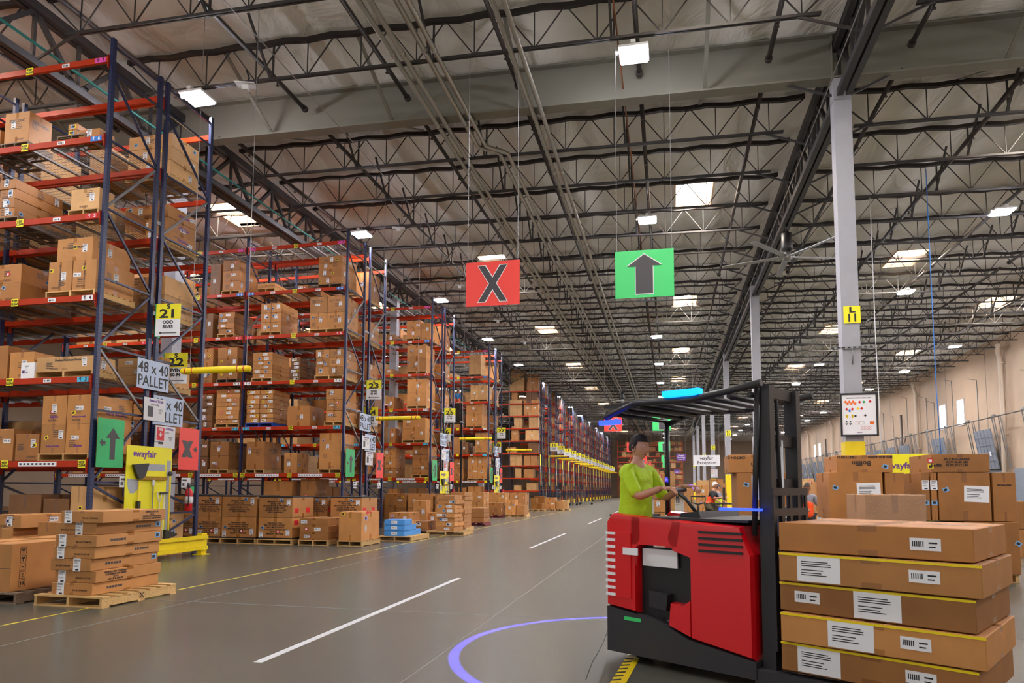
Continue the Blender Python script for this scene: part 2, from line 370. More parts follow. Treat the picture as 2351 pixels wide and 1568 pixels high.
# I-girder
mb=MB(); g=16.17
def sl(mb,x0,x1,y0,y1,z0,z1,m=0):
    f=lambda x:-.022*x
    mb._add([(x0,y0,z0+f(x0)),(x1,y0,z0+f(x1)),(x1,y1,z0+f(x1)),(x0,y1,z0+f(x0)),(x0,y0,z1+f(x0)),(x1,y0,z1+f(x1)),(x1,y1,z1+f(x1)),(x0,y1,z1+f(x0))],
            [(0,3,2,1),(4,5,6,7),(0,1,5,4),(1,2,6,5),(2,3,7,6),(3,0,4,7)],m)
sl(mb,-30,21,g-.012,g+.012,10.88,11.9); sl(mb,-30,21,g-.17,g+.17,10.84,10.88); sl(mb,-30,21,g-.17,g+.17,11.88,11.92)
gir=struct('roof_beam',mb.mesh('roof_girder',M['grey']),'deep grey steel girder crossing the ceiling above the column')
mb=MB()
for x in (3.72,4.08,-13.35): mb.box(x-.01,x+.01,g-.16,g+.16,10.88-.022*x,11.86-.022*x)
put('stiffener_plate',mb.mesh('stiffener_plate',M['grey']),gir)
for x in (-16.5,-10.4,-6.9,-3.4,.95,7.2,11.5):
    mb=MB(); z=10.9-.022*x
    mb.bar((x,g-.1,z),(x,g-2.2,z+.95),.09,.03); mb.bar((x,g+.1,z),(x,g+2.2,z+.95),.09,.03)
    struct('roof_brace',mb.mesh('roof_brace',M['grey']),'grey angle brace between the deep girder and a joist')
# girder trusses along the building
def truss_mesh():
    c=MB(); w=MB(); L_=16.17
    for s_ in (-.09,.09):
        c.bar((s_,.35,10.38),(s_,L_-.35,10.38),.13,.16); c.bar((s_,0,11.62),(s_,L_,11.62),.13,.2)
    n=7; st=L_/n
    for k in range(n):
        a=k*st; b=(k+1)*st; m_=(a+b)/2
        w.bar((0,a,11.6),(0,m_,10.4),.1,.1); w.bar((0,m_,10.4),(0,b,11.6),.1,.1); w.bar((0,m_,10.4),(0,m_,11.6),.07,.07)
        w.bar((0,b,11.6),(0,b,10.4),.07,.07)
        w.bar((.05,b,10.42),(-1.3,b,10.95),.04,.05); w.bar((.05,b,10.42),(1.3,b,10.95),.04,.05)
    return c.mesh('truss_chords',M['dark']),w.mesh('truss_web',M['dark'])
TM=truss_mesh()
for x,nm in ((3.9,'middle'),(-13.35,'left')):
    for k in range(-1,7):
        o=struct('girder_truss',TM[0],'heavy dark girder truss running down the %s column line'%nm,(x,16.17*k,-.022*x)); put('truss_web',TM[1],o)
# columns
CM=MB().box(-.18,.18,-.18,.18,0,10.82).mesh('column',M['colm'])
yb=MB().box(-.195,.195,-.195,.195,0,2.55).mesh('column_guard',M['yellow'])
bs=MB().box(-.3,.3,-.3,.3,0,.03).mesh('base_plate',M['grey'])
sg=MB().box(-.17,.17,-.004,.004,-.19,.19).mesh('column_sign',M['lime'])
for x in (3.9,-13.35):
    for k in range(1,8):
        nm={3.9:'on the middle line',-13.35:'behind the racks',20.5:'against the right wall'}[x]
        if x<0 and k>3: continue
        o=struct('roof_column',CM,'grey square steel column %s, %s from the camera'%(nm,ORD[k-1]),(x,16.17*k-(.44 if x<0 and k==2 else 0),-.022*x if x>0 else .2))
        put('base_plate',bs,o,(0,0,.022*x if x>0 else -.2))
        if x==3.9:
            put('column_guard',yb,o,(0,0,.086))
            s=put('column_sign',sg,o,(.03,-.19,5.4)); s['label']='yellow column number sign'
            text({1:'L',2:'M',3:'N',4:'O',5:'P',6:'Q',7:'R'}[k],.17,(0,-.006,.1),s,sx=1.5,bold=.006); text(str(10+k),.24,(0,-.006,-.08),s,bold=.006)
            if k==1:
                mb=MB().box(-.45,.45,-.22,-.18,4.65,4.7); 
                for q in range(8): mb.box(-.42+.11*q,-.36+.11*q,-.224,-.22,4.66,4.69,1)
                put('strut_channel',mb.mesh('strut_channel',[M['galv'],M['ink']]),o)
                put('chain_hook',MB().tube([(0,-.22,4.65),(.01,-.23,4.5),(-.01,-.23,4.3)],.012,6).mesh('chain_hook',M['galv']),o)
# walls
mb=MB(); mb.box(21,21.3,-14,150,0,11.5); wr=struct('wall_right',mb.mesh('wall_right',M['wallm']),'cream painted concrete wall along the right side')
mb=MB()
for k in range(24): mb.box(20.985,21.001,-10+6.9*k-.012,-10+6.9*k+.012,0,11.4)
struct('trim_4',mb.mesh('panel_joint',M['joint']),'vertical joints between the cream wall panels')
struct('wall_back',MB().box(-45,21.3,150,150.3,0,13).mesh('wall_back',M['wallm']),'far end wall of the warehouse')
struct('wall_left',MB().box(-45.3,-45,-14,150,0,13).mesh('wall_left',M['wallm']),'wall behind the racks on the left')

# ---------------------------------------------------------------- ceiling lamps, conduits, sprinkler pipes
def lamp_parts():
    h=MB().box(-.31,.31,-.3,.3,0,.05); h.box(-.05,.05,-.34,.34,.05,.12); h.tube([(-.25,0,.05),(0,0,.2),(.25,0,.05)],.008,4); h.tube([(0,0,.2),(0,0,.26)],.008,4)
    l=MB().box(-.28,.28,-.27,-.03,-.045,0); l2=MB().box(-.28,.28,.03,.27,-.045,0)  # lens depth added so the glowing sides brighten the ceiling
    s=MB().lathe([(.001,-.06),(.03,-.055),(.035,0)],10,c=(-.36,-.1,.03)); s.box(-.36,-.31,-.12,-.08,.01,.05)
    return h.mesh('lamp_housing',M['white']),l.mesh('lamp_lens',M['led']),l2.mesh('lamp_lens',M['led']),s.mesh('sensor',M['white'])
LM=lamp_parts()
for x,y0,st,nm in ((-.6,4.9,9.25,'row above the main lane'),(-11.0,4.7,9.15,'row along the rack ends'),(10.6,5.9,9.3,'row beyond the column line'),(17.2,9.4,9.3,'row near the cream wall'),(-20,9,9.2,'row deep above the racks')):
    for k in range(14 if x>-15 else 7):
        y=y0+st*k; z=10.72-.022*x
        if x<-5: z-=.05
        t=thing('ceiling_lamp','bright LED ceiling lamp, %s, %s from camera'%(nm,ORD[k]),'ceiling lamp',(x,y,z),0,'LED lamps under the roof')
        for n_,me in zip(('lamp_housing','lamp_lens','lamp_lens','sensor'),LM): put(n_,me,t)
def conduit(xs,label,step=None):
    mb=MB()
    for x in xs:
        if step:
            z=10.78-.022*x
            mb.tube([(x,-2,z),(x,step-.5,z),(x+.0,step-.25,z),(x+.22,step-.05,z-.02),(x+.36,step+.05,z-.02),(x+.5,step+.3,z),(x+.5,148,z)],.055,10)
        else: mb.tube([(x,-2,10.78-.022*x),(x,148,10.78-.022*x)],.055,10)
        for q in range(30): yy=1+3.05*q; xx=x+(.5 if step and yy>step else 0); mb.tube([(xx,yy,10.78-.022*x),(xx,yy+.16,10.78-.022*x)],.064,10)
    o=put('conduit_pipe',mb.mesh('conduit_pipe',M['conduit'])); tag(o,label,'conduit','steel conduits under the joists')
conduit((-5.72,-5.5),'pair of steel conduits under the joists, nearest the racks of the three pairs')
conduit((-5.0,-4.78),'pair of steel conduits with an offset bend, middle of the three pairs',17.8)
conduit((-3.18,-2.96),'pair of steel conduits under the joists, farthest from the racks of the three pairs')
for i,x in enumerate((-22,-18.5,-15.2,-12.2,-9.3,-6.4,-3.5,-.55,2.35,5.3,8.2,11.1,14.,17.)):
    for s_ in range(-1,7):
        a=16.17*s_+.55; b=16.17*(s_+1)-.35
        if b<7: continue
        mb=MB(); z=11.35-.022*x; mb.tube([(x,a,z),(x,b,z)],.055,8); mb.tube([(x,b-.02,z),(x,b+.08,z)],.085,8); mb.tube([(x,a-.06,z),(x,a,z)],.07,8)
        for q in range(6): yy=a+1+2.6*q; mb.tube([(x,yy,z-.05),(x,yy,z-.13)],.02,6); mb.tube([(x,yy,z-.13),(x,yy,z-.14)],.045,6)
        o=put('sprinkler_pipe',mb.mesh('sprinkler_pipe',M['trimd'])); tag(o,'dark sprinkler pipe with drop heads under the roof, %s line, %s bay'%(ORD[i],ORD[s_+1]),'sprinkler pipe','sprinkler pipes')
# thin pipes, teal line, cable
M['teal']=mat('teal_pipe',srgb(40,120,115),.5); M['copper']=mat('brown_conduit',srgb(140,85,50),.5)
o=put('sprinkler_main',MB().tube([(-13.0,0,10.9),(-13.0,60,10.9)],.03,6).mesh('sprinkler_main',M['teal'])); tag(o,'thin teal pipe running behind the tall racks','pipe')
a_=at(728,0,9.2); b_=at(1700,1000,60)
o=put('cable_wire',MB().tube([(-8.3,4,10.95),(-8.3,60,10.95)],.012,5).mesh('cable_wire',M['galv'])); tag(o,'thin silver wire under the ceiling left of the conduits','cable')
o=put('cable_wire',MB().tube([(-.95,6,11.2),(-.95,70,11.2)],.02,5).mesh('cable_wire',M['copper'])); tag(o,'thin brown conduit beside the centre row of lamps','cable')
o=put('cable_wire',MB().tube([(3.5,4,10.25),(3.55,60,10.3)],.012,5).mesh('cable_wire',M['galv'])); tag(o,'thin silver wire along the middle girder truss','cable')

# ---------------------------------------------------------------- cartons, pallets, labels
def box_mesh(w,d,h,mi,_c={}):
    key=(round(w,2),round(d,2),round(h,2),mi)
    if key in _c: return _c[key]
    w,d,h=key[:3]; x,y=w/2,d/2; c=.005; mb=MB()
    V=[]
    for sx in (-1,1):
        for sy in (-1,1):
            for sz in (0,1):
                z=h if sz else 0; dz=-c if sz else c
                V+= [(sx*(x-c),sy*(y-c),z),(sx*x,sy*(y-c),z+dz),(sx*(x-c),sy*y,z+dz)]
    I=lambda sx,sy,sz,k:((sx*2+sy)*2+sz)*3+k
    F=[(I(0,0,0,0),I(0,1,0,0),I(1,1,0,0),I(1,0,0,0)),(I(0,0,1,0),I(1,0,1,0),I(1,1,1,0),I(0,1,1,0)),
       (I(0,0,0,1),I(0,0,1,1),I(0,1,1,1),I(0,1,0,1)),(I(1,0,0,1),I(1,1,0,1),I(1,1,1,1),I(1,0,1,1)),
       (I(0,0,0,2),I(1,0,0,2),I(1,0,1,2),I(0,0,1,2)),(I(0,1,0,2),I(0,1,1,2),I(1,1,1,2),I(1,1,0,2))]
    for sx in (0,1):
        for sy in (0,1):
            F.append((I(sx,sy,0,1),I(sx,sy,0,2),I(sx,sy,1,2),I(sx,sy,1,1)))
            for sz in (0,1): F.append((I(sx,sy,sz,0),I(sx,sy,sz,1),I(sx,sy,sz,2)))
    for sz in (0,1):
        for s2 in (0,1):
            F.append((I(s2,0,sz,0),I(s2,1,sz,0),I(s2,1,sz,1),I(s2,0,sz,1))); F.append((I(0,s2,sz,0),I(1,s2,sz,0),I(1,s2,sz,2),I(0,s2,sz,2)))
    mb._add(V,F,0)
    me=mb.mesh('carton',M['card'][mi] if isinstance(mi,int) else M[mi]); _c[key]=me; return me
def lab(kind,_c={}):
    if kind in _c: return _c[kind]
    mb=MB(); r=random.Random(len(_c)+3)
    if kind in ('ship','ship2'):
        mb.box(-.055,.055,-.001,.001,-.08,.08,0)
        for k in range(9): x=-.042+.0095*k; mb.box(x,x+.005,-.0018,-.001,.045,.07,1)
        for z in (.03,.018,-.01,-.022): mb.box(-.045,r.uniform(0,.04),-.0018,-.001,z,z+.004,1)
        mb.box(-.02,.03,-.0018,-.001,-.07,-.05,1)
        ms=[M['white'],M['ink']]
    elif kind=='wide':
        mb.box(-.09,.09,-.001,.001,-.04,.04,0)
        for k in range(6): x=-.075+.012*k; mb.box(x,x+.006,-.0018,-.001,-.015,.02,1)
        mb.box(.02,.07,-.0018,-.001,.005,.015,1); mb.box(.02,.06,-.0018,-.001,-.02,-.012,1); ms=[M['white'],M['ink']]
    elif kind=='print':
        for k in range(4): mb.box(-.12,r.uniform(.0,.12),-.0006,0,.05-.035*k,.062-.035*k,0)
        ms=[M['charcoal']]
    elif kind=='icons':
        for k in range(4): 
            x=-.1+.052*k; mb.box(x,x+.04,-.0006,0,-.02,-.016,0).box(x,x+.04,-.0006,0,.016,.02,0).box(x,x+.004,-.0006,0,-.02,.02,0).box(x+.036,x+.04,-.0006,0,-.02,.02,0).box(x+.014,x+.026,-.0006,0,-.01,.01,0)
        ms=[M['charcoal']]
    elif kind=='big':
        mb.box(-.15,.15,-.001,.001,-.09,.09,0)
        for z in (.05,.035,.02,-.01,-.03,-.045): mb.box(-.12,r.uniform(.02,.12),-.0018,-.001,z,z+.006,1)
        ms=[M['white'],M['ink']]
    else:
        mb.box(-.045,.045,-.001,.001,-.035,.035,0); mb.box(-.03,.02,-.0018,-.001,-.02,.02,1); ms=[M[kind],M['ink'] if kind!='red' else M['white']]
    _c[kind]=mb.mesh('label_'+kind,ms); return _c[kind]
NCART=[0]; ALLC=[]
def carton(x,y,z,w,d,h,mi=0,rz=0,labels=(),hidden=False):
    o=put('carton',box_mesh(w,d,h,mi),None,(x,y,z),(0,0,rz)); o['category']='carton'; NCART[0]+=1; ALLC.append(o)
    for L in labels:
        k,face,u,v=L[:4]; t=L[4] if len(L)>4 else 0
        if face=='f': l=put(LNM(k),lab(k),o,(u,-round(d,2)/2-.0012,v),(0,t,0))
        else: l=put(LNM(k),lab(k),o,(round(w,2)/2+.0012,u,v),(0,0,math.pi/2)); 
        if t and face=='s': l.rotation_euler=(Matrix.Rotation(math.pi/2,3,'Z')@Matrix.Rotation(t,3,'Y')).to_euler()
    return o
def LNM(k): return 'shipping_label' if k in('ship','ship2','wide','big') else 'carton_print' if k in ('print','icons') else 'sticker'
def rlabels(w,d,h,r,style=None):
    out=[]
    if min(w,h)<.12: return out
    k=r.choice(('ship','ship','wide','ship2'))
    if h<.2: k='wide' if w>.3 else 'bluest'
    out.append((k,'f',r.uniform(-w/2+.1,w/2-.1) if w>.3 else 0,h*r.uniform(.45,.65) if h>.2 else h*.5,r.uniform(-.05,.05)))
    if r.random()<.7: out.append((style or r.choice(('yellow','red','bluest','bluest','lilac','yellow')),'f',r.uniform(-w/2+.06,w/2-.06),h*r.uniform(.3,.8) if h>.2 else h*.5,r.uniform(-.5,.5)))
    if r.random()<.6 and h>.2: out.append((r.choice(('ship','bluest','wide')),'s',r.uniform(-d/2+.12,d/2-.12),h*r.uniform(.4,.7),r.uniform(-.1,.1)))
    if w>.4 and h>.2:
        out.append(('print','f',r.uniform(-w/2+.16,w/2-.16),h*r.uniform(.25,.75)))
        if r.random()<.5: out.append(('icons','f',r.uniform(-w/2+.14,w/2-.14),min(h*.15,.08)))
    if d>.5 and h>.2 and r.random()<.7: out.append((r.choice(('print','icons')),'s',r.uniform(-d/2+.16,d/2-.16),h*r.uniform(.3,.75)))
    return out
def pallet_meshes():
    t=MB(); 
    for k in range(7):
        y=-.51+.155*k; t.box(-.61,.61,y,y+.09,.118,.14)
    for k in (0,3,6): y=-.51+.155*k; t.box(-.61,.61,y,y+.09,0,.018)
    s=MB().box(-.02,.02,-.51,.51,.018,.118)
    return t,s
_t,_s=pallet_meshes()
PM={}
for c,m in (('wood','wood'),('dark','wood_dark'),('blue','palblue'),('red','palred')):
    PM[c]=(_t.mesh('pallet',M[m]),_s.mesh('stringer',M[m]))
NP=[0]
def pallet(x,y,z,w=1.22,d=1.02,c='wood',rz=0,turn=False):
    o=put('pallet',PM[c][0],None,(x,y,z),(0,0,rz+(math.pi/2 if turn else 0))); o.scale=(w/1.22,d/1.02,1) if not turn else (d/1.22,w/1.02,1)
    for xx in (-.58,0,.58): put('stringer',PM[c][1],o,(xx,0,0))
    o['category']='pallet'; return o
COLN={0:'tan',1:'brown',2:'pale brown',3:'dark brown'}
POSW=['bottom','second up','third up','fourth up','fifth up','sixth up','seventh up','eighth up','ninth up']
def stack(x0,x1,yf,depth,z0,ztop,rows,cols,mi=0,pal=None,rz=0,jit=.012,st=None,r=rnd,palw=None,labels=True):
    """cartons in rows and columns; returns [(column x, [carton bottom..top])] and the pallet"""
    if x0>x1: x0,x1=x1,x0
    P=None
    if pal:
        P=pallet((x0+x1)/2,yf+depth/2,z0,palw or max((x1-x0)+.04,.7),depth+.04,pal,rz); z0+=.14
    h=(ztop-z0)/rows; w=(x1-x0)/cols; out=[]
    for c in range(cols):
        col=[]
        for k in range(rows):
            ww=w-.012; dd=depth-.02
            x=x0+w*(c+.5)+r.uniform(-jit,jit)*.5; y=yf+depth/2+r.uniform(-jit,jit)*.5
            if rz: 
                q=Matrix.Rotation(rz,3,'Z')@Vector((x-(x0+x1)/2,0,0)); x=(x0+x1)/2+q.x; y=y+q.y
            o=carton(x,y,z0+h*k,ww,dd,h-.003,mi,rz+r.uniform(-jit,jit)*(.6 if cols==1 else .15),rlabels(ww,dd,h,r,st) if labels else ())
            o['_c']=0; col.append(o)
        out.append((x0+w*(c+.5),col))
    return out,P
def name_stack(cols,P,where,grp,wd='tan'):
    """cols: list of (ordinal word, cartons)"""
    for nth,col in cols:
        n=len(col)
        for k,o in enumerate(col):
            pos=('alone as' if n==1 else 'top of' if k==n-1 else POSW[k]+(' in' if k else ' of'))
            o['label']='%s carton, %s %s stack %s'%(wd,pos,nth,where); o['group']=grp
    if P is not None:
        P['label']='pallet under %s %s %s'%(cols[0][0],'stack' if len(cols)==1 else 'and next stack',where); P['group']='pallets '+grp[8:] if grp.startswith('cartons ') else grp

# ---------------------------------------------------------------- pallet racks
LV=[1.95,3.58,5.18,6.82,8.4,10.03]     # beam centre heights
def rack_parts(depth,bay,htop=10.5):
    post=MB().box(-.035,.035,-.045,.045,0,htop); post.box(-.07,.07,-.09,.09,0,.012)
    hz=[]; dg=[]; k=0
    def hb(z): hz.append(MB().bar((0,.04,z),(0,depth-.04,z),.035,.04).mesh('horizontal_brace',M['brace']))
    hb(.25); zs=[.25,.95,1.6,3.0,4.25,5.6,7.0,8.4,9.8]
    for a,b in zip(zs,zs[1:]):
        hb(b); p,q=((0,.05,a+.06),(0,depth-.05,b-.06)) if k%2==0 else ((0,.05,b-.06),(0,depth-.05,a+.06))
        dg.append(MB().bar(p,q,.035,.045).mesh('diagonal_brace',M['dull'] if k in (3,6) else M['brace'])); k+=1
    hb(htop-.15)
    beam=MB().box(-bay+.05,-.05,-.03,.03,-.055,.045); beam.box(-bay+.05,-.05,-.03,.0,.045,.062)
    con=MB().box(-.05,-.037,-.035,.035,-.17,.11); 
    for q in range(4): con.box(-.052,-.037,-.038,-.034,-.15+.07*q,-.13+.07*q,1)
    con2=MB().box(-bay+.037,-bay+.05,-.035,.035,-.17,.11)
    wire=MB(); x=-bay+.1
    while x<-.06: wire.box(x-.0025,x+.0025,-.045,depth+.045,.064,.069); wire.box(x-.0025,x+.0025,-.045,-.04,.02,.069); x+=.075
    y=.0
    while y<depth: wire.box(-bay+.08,-.08,y-.0025,y+.0025,.06,.065); y+=.12
    ch=MB(); x=-bay+.35
    while x<-.2: ch.box(x-.03,x+.03,.03,depth-.03,.02,.058); x+=.52
    return dict(post=post.mesh('post',M['post']),hz=hz,dg=dg,
        beam=beam.mesh('beam',M['beam']),con=con.mesh('beam_connector',[M['beam'],M['ink']]),con2=con2.mesh('beam_connector',M['beam']),wire=wire.mesh('wire_deck',M['wire']),ch=ch.mesh('deck_channel',M['galv']))
BAY=3.9
TAGM={7:M['pink'],6:M['blue'],5:M['red'],4:M['white'],3:M['cyan'],2:M['lime']}
def tagm(n): return MB().box(-.13,.13,-.002,.002,-.05,.05).mesh('level_tag',TAGM[n])
TM_={n:tagm(n) for n in TAGM}
CT=MB().box(-.085,.085,-.002,.002,-.075,.075).mesh('clear_tag',M['lime'])
WT=MB().box(-.09,.09,-.0015,.0015,-.035,.035); 
for k in range(4): WT.box(-.07+.035*k,-.05+.035*k,-.0025,-.0015,-.02,.015,1)
WT=WT.mesh('barcode_tag',[M['white'],M['ink']])
LT=MB(); LT.box(-.45,.45,-.0015,.0015,-.045,.045)
for k in range(9): LT.box(-.42+.095*k,-.37+.095*k,-.0025,-.0015,-.015,.02,1)
LT=LT.mesh('slot_label_strip',[M['white'],M['ink']])
def rack_row(x0,yf,depth,nbay,label,parts,t=None,oy=0,detail=2,back=False):
    if t is None: t=thing('pallet_rack',label,'pallet rack',(x0,yf,0),0,'tall pallet racks')
    for b in range(nbay+1):
        f=put('upright_frame',None,t,(-BAY*b,oy,0))
        put('post',parts['post'],f,(0,0,0)); put('post',parts['post'],f,(0,depth,0))
        for me in parts['hz']: put('horizontal_brace',me,f)
        for me in parts['dg']: put('diagonal_brace',me,f)
    for li,z in enumerate(LV):
        for b in range(nbay):
            for side in (0,1):
                y=depth+.0 if side else 0.
                bm=put('beam',parts['beam'],t,(-BAY*b,oy+y+(.05 if side else -.05),z))
                if side==0:
                    put('beam_connector',parts['con'],bm); put('beam_connector',parts['con2'],bm)
                if detail and side==0 and not back:
                    n=li+2
                    if n==2:
                        for xx in (-.14,-BAY/2,-BAY+.14):
                            c=put('clear_tag',CT,bm,(xx,-.033,.0)); 
                            if detail>1: text('KEEP\nCLEAR',.06,(0,-.004,0),c,bold=.002)
                        for xx in (-BAY*.3,-BAY*.72): put('slot_label_strip',LT,bm,(xx,-.033,.0))
                    else:
                        for xx in (-.22,-BAY+.22):
                            c=put('level_tag',TM_[n],bm,(xx,-.033,0)); 
                            if detail>1: text('\u2191  %d'%n,.1,(0,-.004,0),c,m=M['white'] if n in(5,6) else M['ink'],bold=.003)
                        for xx in (-BAY*.27,-BAY*.72): put('barcode_tag',WT,bm,(xx,-.033,0))
                        c=put('clear_tag',CT,bm,(-BAY*.5,-.033,0))
                        if detail>1: text('KEEP\nCLEAR',.06,(0,-.004,0),c,bold=.002)
            if li<5 or detail: 
                if not (li==5 and abs(yf-11.04)<.01):
                    w=put('wire_deck',parts['wire'],t,(-BAY*b,oy,z)); put('deck_channel',parts['ch'],w)
    return t
XR_=-10.76
RK=[(21,11.04,1.32,12.58,1.5,3),(23,21.45,1.4,23.3,1.42,3),(25,30.2,1.5,32.1,1.48,3),(27,40.7,1.55,42.5,1.5,3)]
_pc={}
SW={21:'twenty-one',23:'twenty-three',25:'twenty-five',27:'twenty-seven'}
def parts_for(d):
    if d not in _pc: _pc[d]=rack_parts(d,BAY)
    return _pc[d]
for num,yf,d1,yr,d2,nb in RK:
    t=rack_row(XR_,yf,d1,nb,'tall pallet rack with blue uprights and orange beams beside aisle sign '+SW[num],parts_for(d1),detail=2 if num<26 else 1)
    rack_row(XR_,yf,d2,nb,'',parts_for(d2),t=t,oy=yr-yf,detail=0,back=True)
    sp=MB(); 
    for z in (1.2,3.2,5.2,7.2,9.6): put('row_spacer',MB().box(-.02,.02,d1+.03,yr-yf-.03,z,z+.08).mesh('row_spacer',M['galv']),t)

# cartons on the racks: (level, px left, px right, px top, rows, cols, depth, colour, pallet, sticker[, y offset])
def deck(l): return .0 if l==1 else LV[l-2]+.07
SP={21:[ (6,12,68,258,1,1,.55,0,'dark',None),(6,-30,2,300,1,1,.9,1,'dark',None),(6,156,178,284,2,1,.35,0,'dark','yellow'),(6,180,229,296,1,1,.4,1,None,'red'),(6,246,296,310,2,1,.4,0,None,'bluest',11.9),(5,238,288,452,1,1,.6,1,None,None,11.65),
  (5,0,37,412,4,1,1.15,1,'dark','bluest'),(5,163,229,432,1,1,.4,2,'wood',None),
  (4,-40,50,608,2,1,1.1,1,None,None),(4,132,213,545,1,1,1.0,0,None,'yellow',2.),(4,112,222,598,1,2,1.0,0,'wood','yellow'),
  (3,84,216,818,1,1,.55,2,'wood','lilac'),(3,22,78,808,1,1,.5,0,None,None),(3,48,80,832,1,1,.3,'white',None,'lilac',-.05),(3,-60,18,795,1,1,.7,1,None,None),
  (2,98,213,907,2,2,1.05,0,'wood',None),(2,36,90,996,1,1,.9,1,None,'yellow'),(2,-40,32,985,1,1,.9,0,None,'red'),
  (1,162,200,1117,1,1,.9,2,None,'yellow'),(1,20,95,1135,1,1,.9,3,None,None),(1,98,158,1145,1,1,.9,3,None,None)],
 23:[ (6,512,552,598,3,1,1.1,1,'wood','red'),(6,484,508,607,1,1,1.1,3,None,None),(6,591,631,650,2,1,1.1,0,'wood','yellow'),(6,683,708,654,1,1,.9,1,None,None),(6,732,786,588,4,1,1.15,1,'dark','yellow'),
  (5,502,539,717,4,1,1.15,1,'wood','bluest'),(5,600,646,696,3,2,1.15,0,'wood','bluest'),(5,712,799,680,2,2,1.1,0,'wood','bluest'),(5,460,490,720,1,1,1.,3,None,None),
  (4,501,546,798,3,1,1.15,1,'dark','yellow'),(4,581,626,809,6,1,1.15,0,'wood','bluest'),(4,667,690,822,6,1,1.15,3,None,None),(4,725,797,802,3,2,1.1,0,'wood','bluest'),(4,462,490,800,2,1,1.,1,None,None),
  (3,497,551,894,8,1,1.15,0,'wood','red'),(3,567,628,895,7,2,1.1,0,'blue','yellow'),(3,660,712,932,1,1,1.,1,None,None),(3,749,795,892,3,1,1.1,0,'wood','red'),(3,462,490,905,5,1,1.,3,None,None),
  (2,483,525,1014,2,1,1.1,1,'wood','lilac'),(2,566,608,1014,1,1,1.1,1,'wood',None),(2,652,682,1040,1,1,.8,0,None,None),(2,734,790,994,1,1,1.,0,'wood','lilac'),(2,462,478,1010,2,1,1.,3,None,None),
  (1,605,671,1104,1,1,1.0,1,None,None),(1,690,724,1099,1,1,1.0,1,None,'red'),(1,748,780,1118,1,1,.6,3,None,'lilac')],
 25:[ (6,934,966,736,2,1,1.2,0,'wood','red'),(6,967,991,741,1,1,1.2,0,None,None),(6,889,908,768,1,1,.9,3,None,None),
  (5,935,979,793,2,1,1.2,0,'wood','bluest'),(5,884,902,847,1,1,1.2,1,None,None),
  (4,935,980,870,2,1,1.2,0,'wood','red'),(4,890,906,911,1,1,1.2,1,None,None),
  (3,924,977,959,2,1,1.2,0,'wood','red'),(3,894,908,983,1,1,1.2,1,None,None),
  (2,947,986,1023,2,1,1.2,1,'wood','red'),(2,883,909,1028,3,1,1.2,0,None,None),(1,890,912,1122,1,1,.9,1,None,None),(1,938,978,1120,1,1,1.,3,None,None)],
 27:[ (6,1077,1104,814,4,2,1.1,2,'dark','yellow'),(5,1080,1118,884,1,2,1.2,2,'wood','red'),(4,1070,1107,926,2,1,1.2,0,'wood','red'),(4,1044,1060,950,3,1,1.,1,None,None),
  (3,1091,1119,994,1,1,1.2,0,'wood',None),(3,1042,1058,1004,2,1,1.,0,None,None),(3,1060,1075,1015,1,1,1.,3,None,None),
  (2,1074,1118,1048,2,2,1.1,0,'wood','lilac'),(2,1042,1064,1053,2,1,1.1,1,None,'yellow'),(1,1074,1103,1117,1,1,1.,0,None,None),(1,1052,1071,1119,1,1,1.,1,None,None)]}
NUMW={1:'floor level',2:'level two',3:'level three',4:'level four',5:'level five',6:'level six'}
MARK={}
MARKS_=[]
for num,yf,d1,yr,d2,nb in RK:
    bylev={}
    for s in SP[num]:
        l,xa,xb,yt,rows,cols,dep,mi,pal,stk=s[:10]; off=s[10] if len(s)>10 else 0
        y=yf+.04+(off if abs(off)<1 else 0)
        a=at(xa,yt,y).x; b=at(xb,yt,y).x; zt=at((xa+xb)/2,yt,y).z
        b=min(b,XR_-.1)
        z0=deck(l)
        if off>5: y=off
        if off==2.: z0=at(170,599,y).z+.003
        elif abs(off)==.05: y=yf-.02
        rr=random.Random(int(num*1000+xa*7+yt))
        cs,P=stack(a,b,y,min(dep,yf+d1-.05-y),z0,zt,rows,cols,mi,pal,0,.02 if rows>2 else .008,stk,rr)
        bylev.setdefault(l,[]).append((cs,P,mi,off)); MARK[(num,l,xa)]=(cs,P)
    for l,ent in bylev.items():
        ent=sorted(ent,key=lambda e:-max(c[0] for c in e[0])); k=0
        for cs,P,mi,off in ent:
            cc=[]
            for cx,col in sorted(cs,key=lambda c:-c[0]): cc.append((ORD[k],col)); k+=1
            name_stack(cc,P,'from aisle, %s, rack at sign %s'%(NUMW[l],SW[num]),'cartons in the front row of the rack by sign %d'%num,COLN.get(mi,'white'))
# rear rows: the stacks whose sides show past the end frames
for num,yf,d1,yr,d2,nb in RK:
    for l in range(1,7):
        rr=random.Random(num*31+l)
        h={6:1.55,5:1.1,4:1.15,3:.75,2:1.1,1:1.0}[l]*rr.uniform(.8,1.05); w=1.15; rows=rr.choice((1,2,2,3)); mi=rr.choice((0,1,2,0))
        z0=deck(l); pal='wood' if l>1 else None; h*=.8; w=rr.uniform(.85,1.15)
        if num==21 and l in (6,5): rows=3
        if num==21: h={6:.95,5:.85,4:.85,3:.6,2:.85,1:.8}[l]; w=1.15
        cs,P=stack(XR_-.14-w,XR_-.14,yr+.35,d2-.55,z0,z0+.14+h,rows,1,mi,pal,0,.01,None,rr)
        name_stack([('end',cs[0][1])],P,'rear row, %s, rack at sign %s'%(NUMW[l],SW[num]),'cartons in the rear row of the rack by sign %d'%num,COLN[mi])
        if num==21 and l==5: MARK[('w',)]=(cs,P)

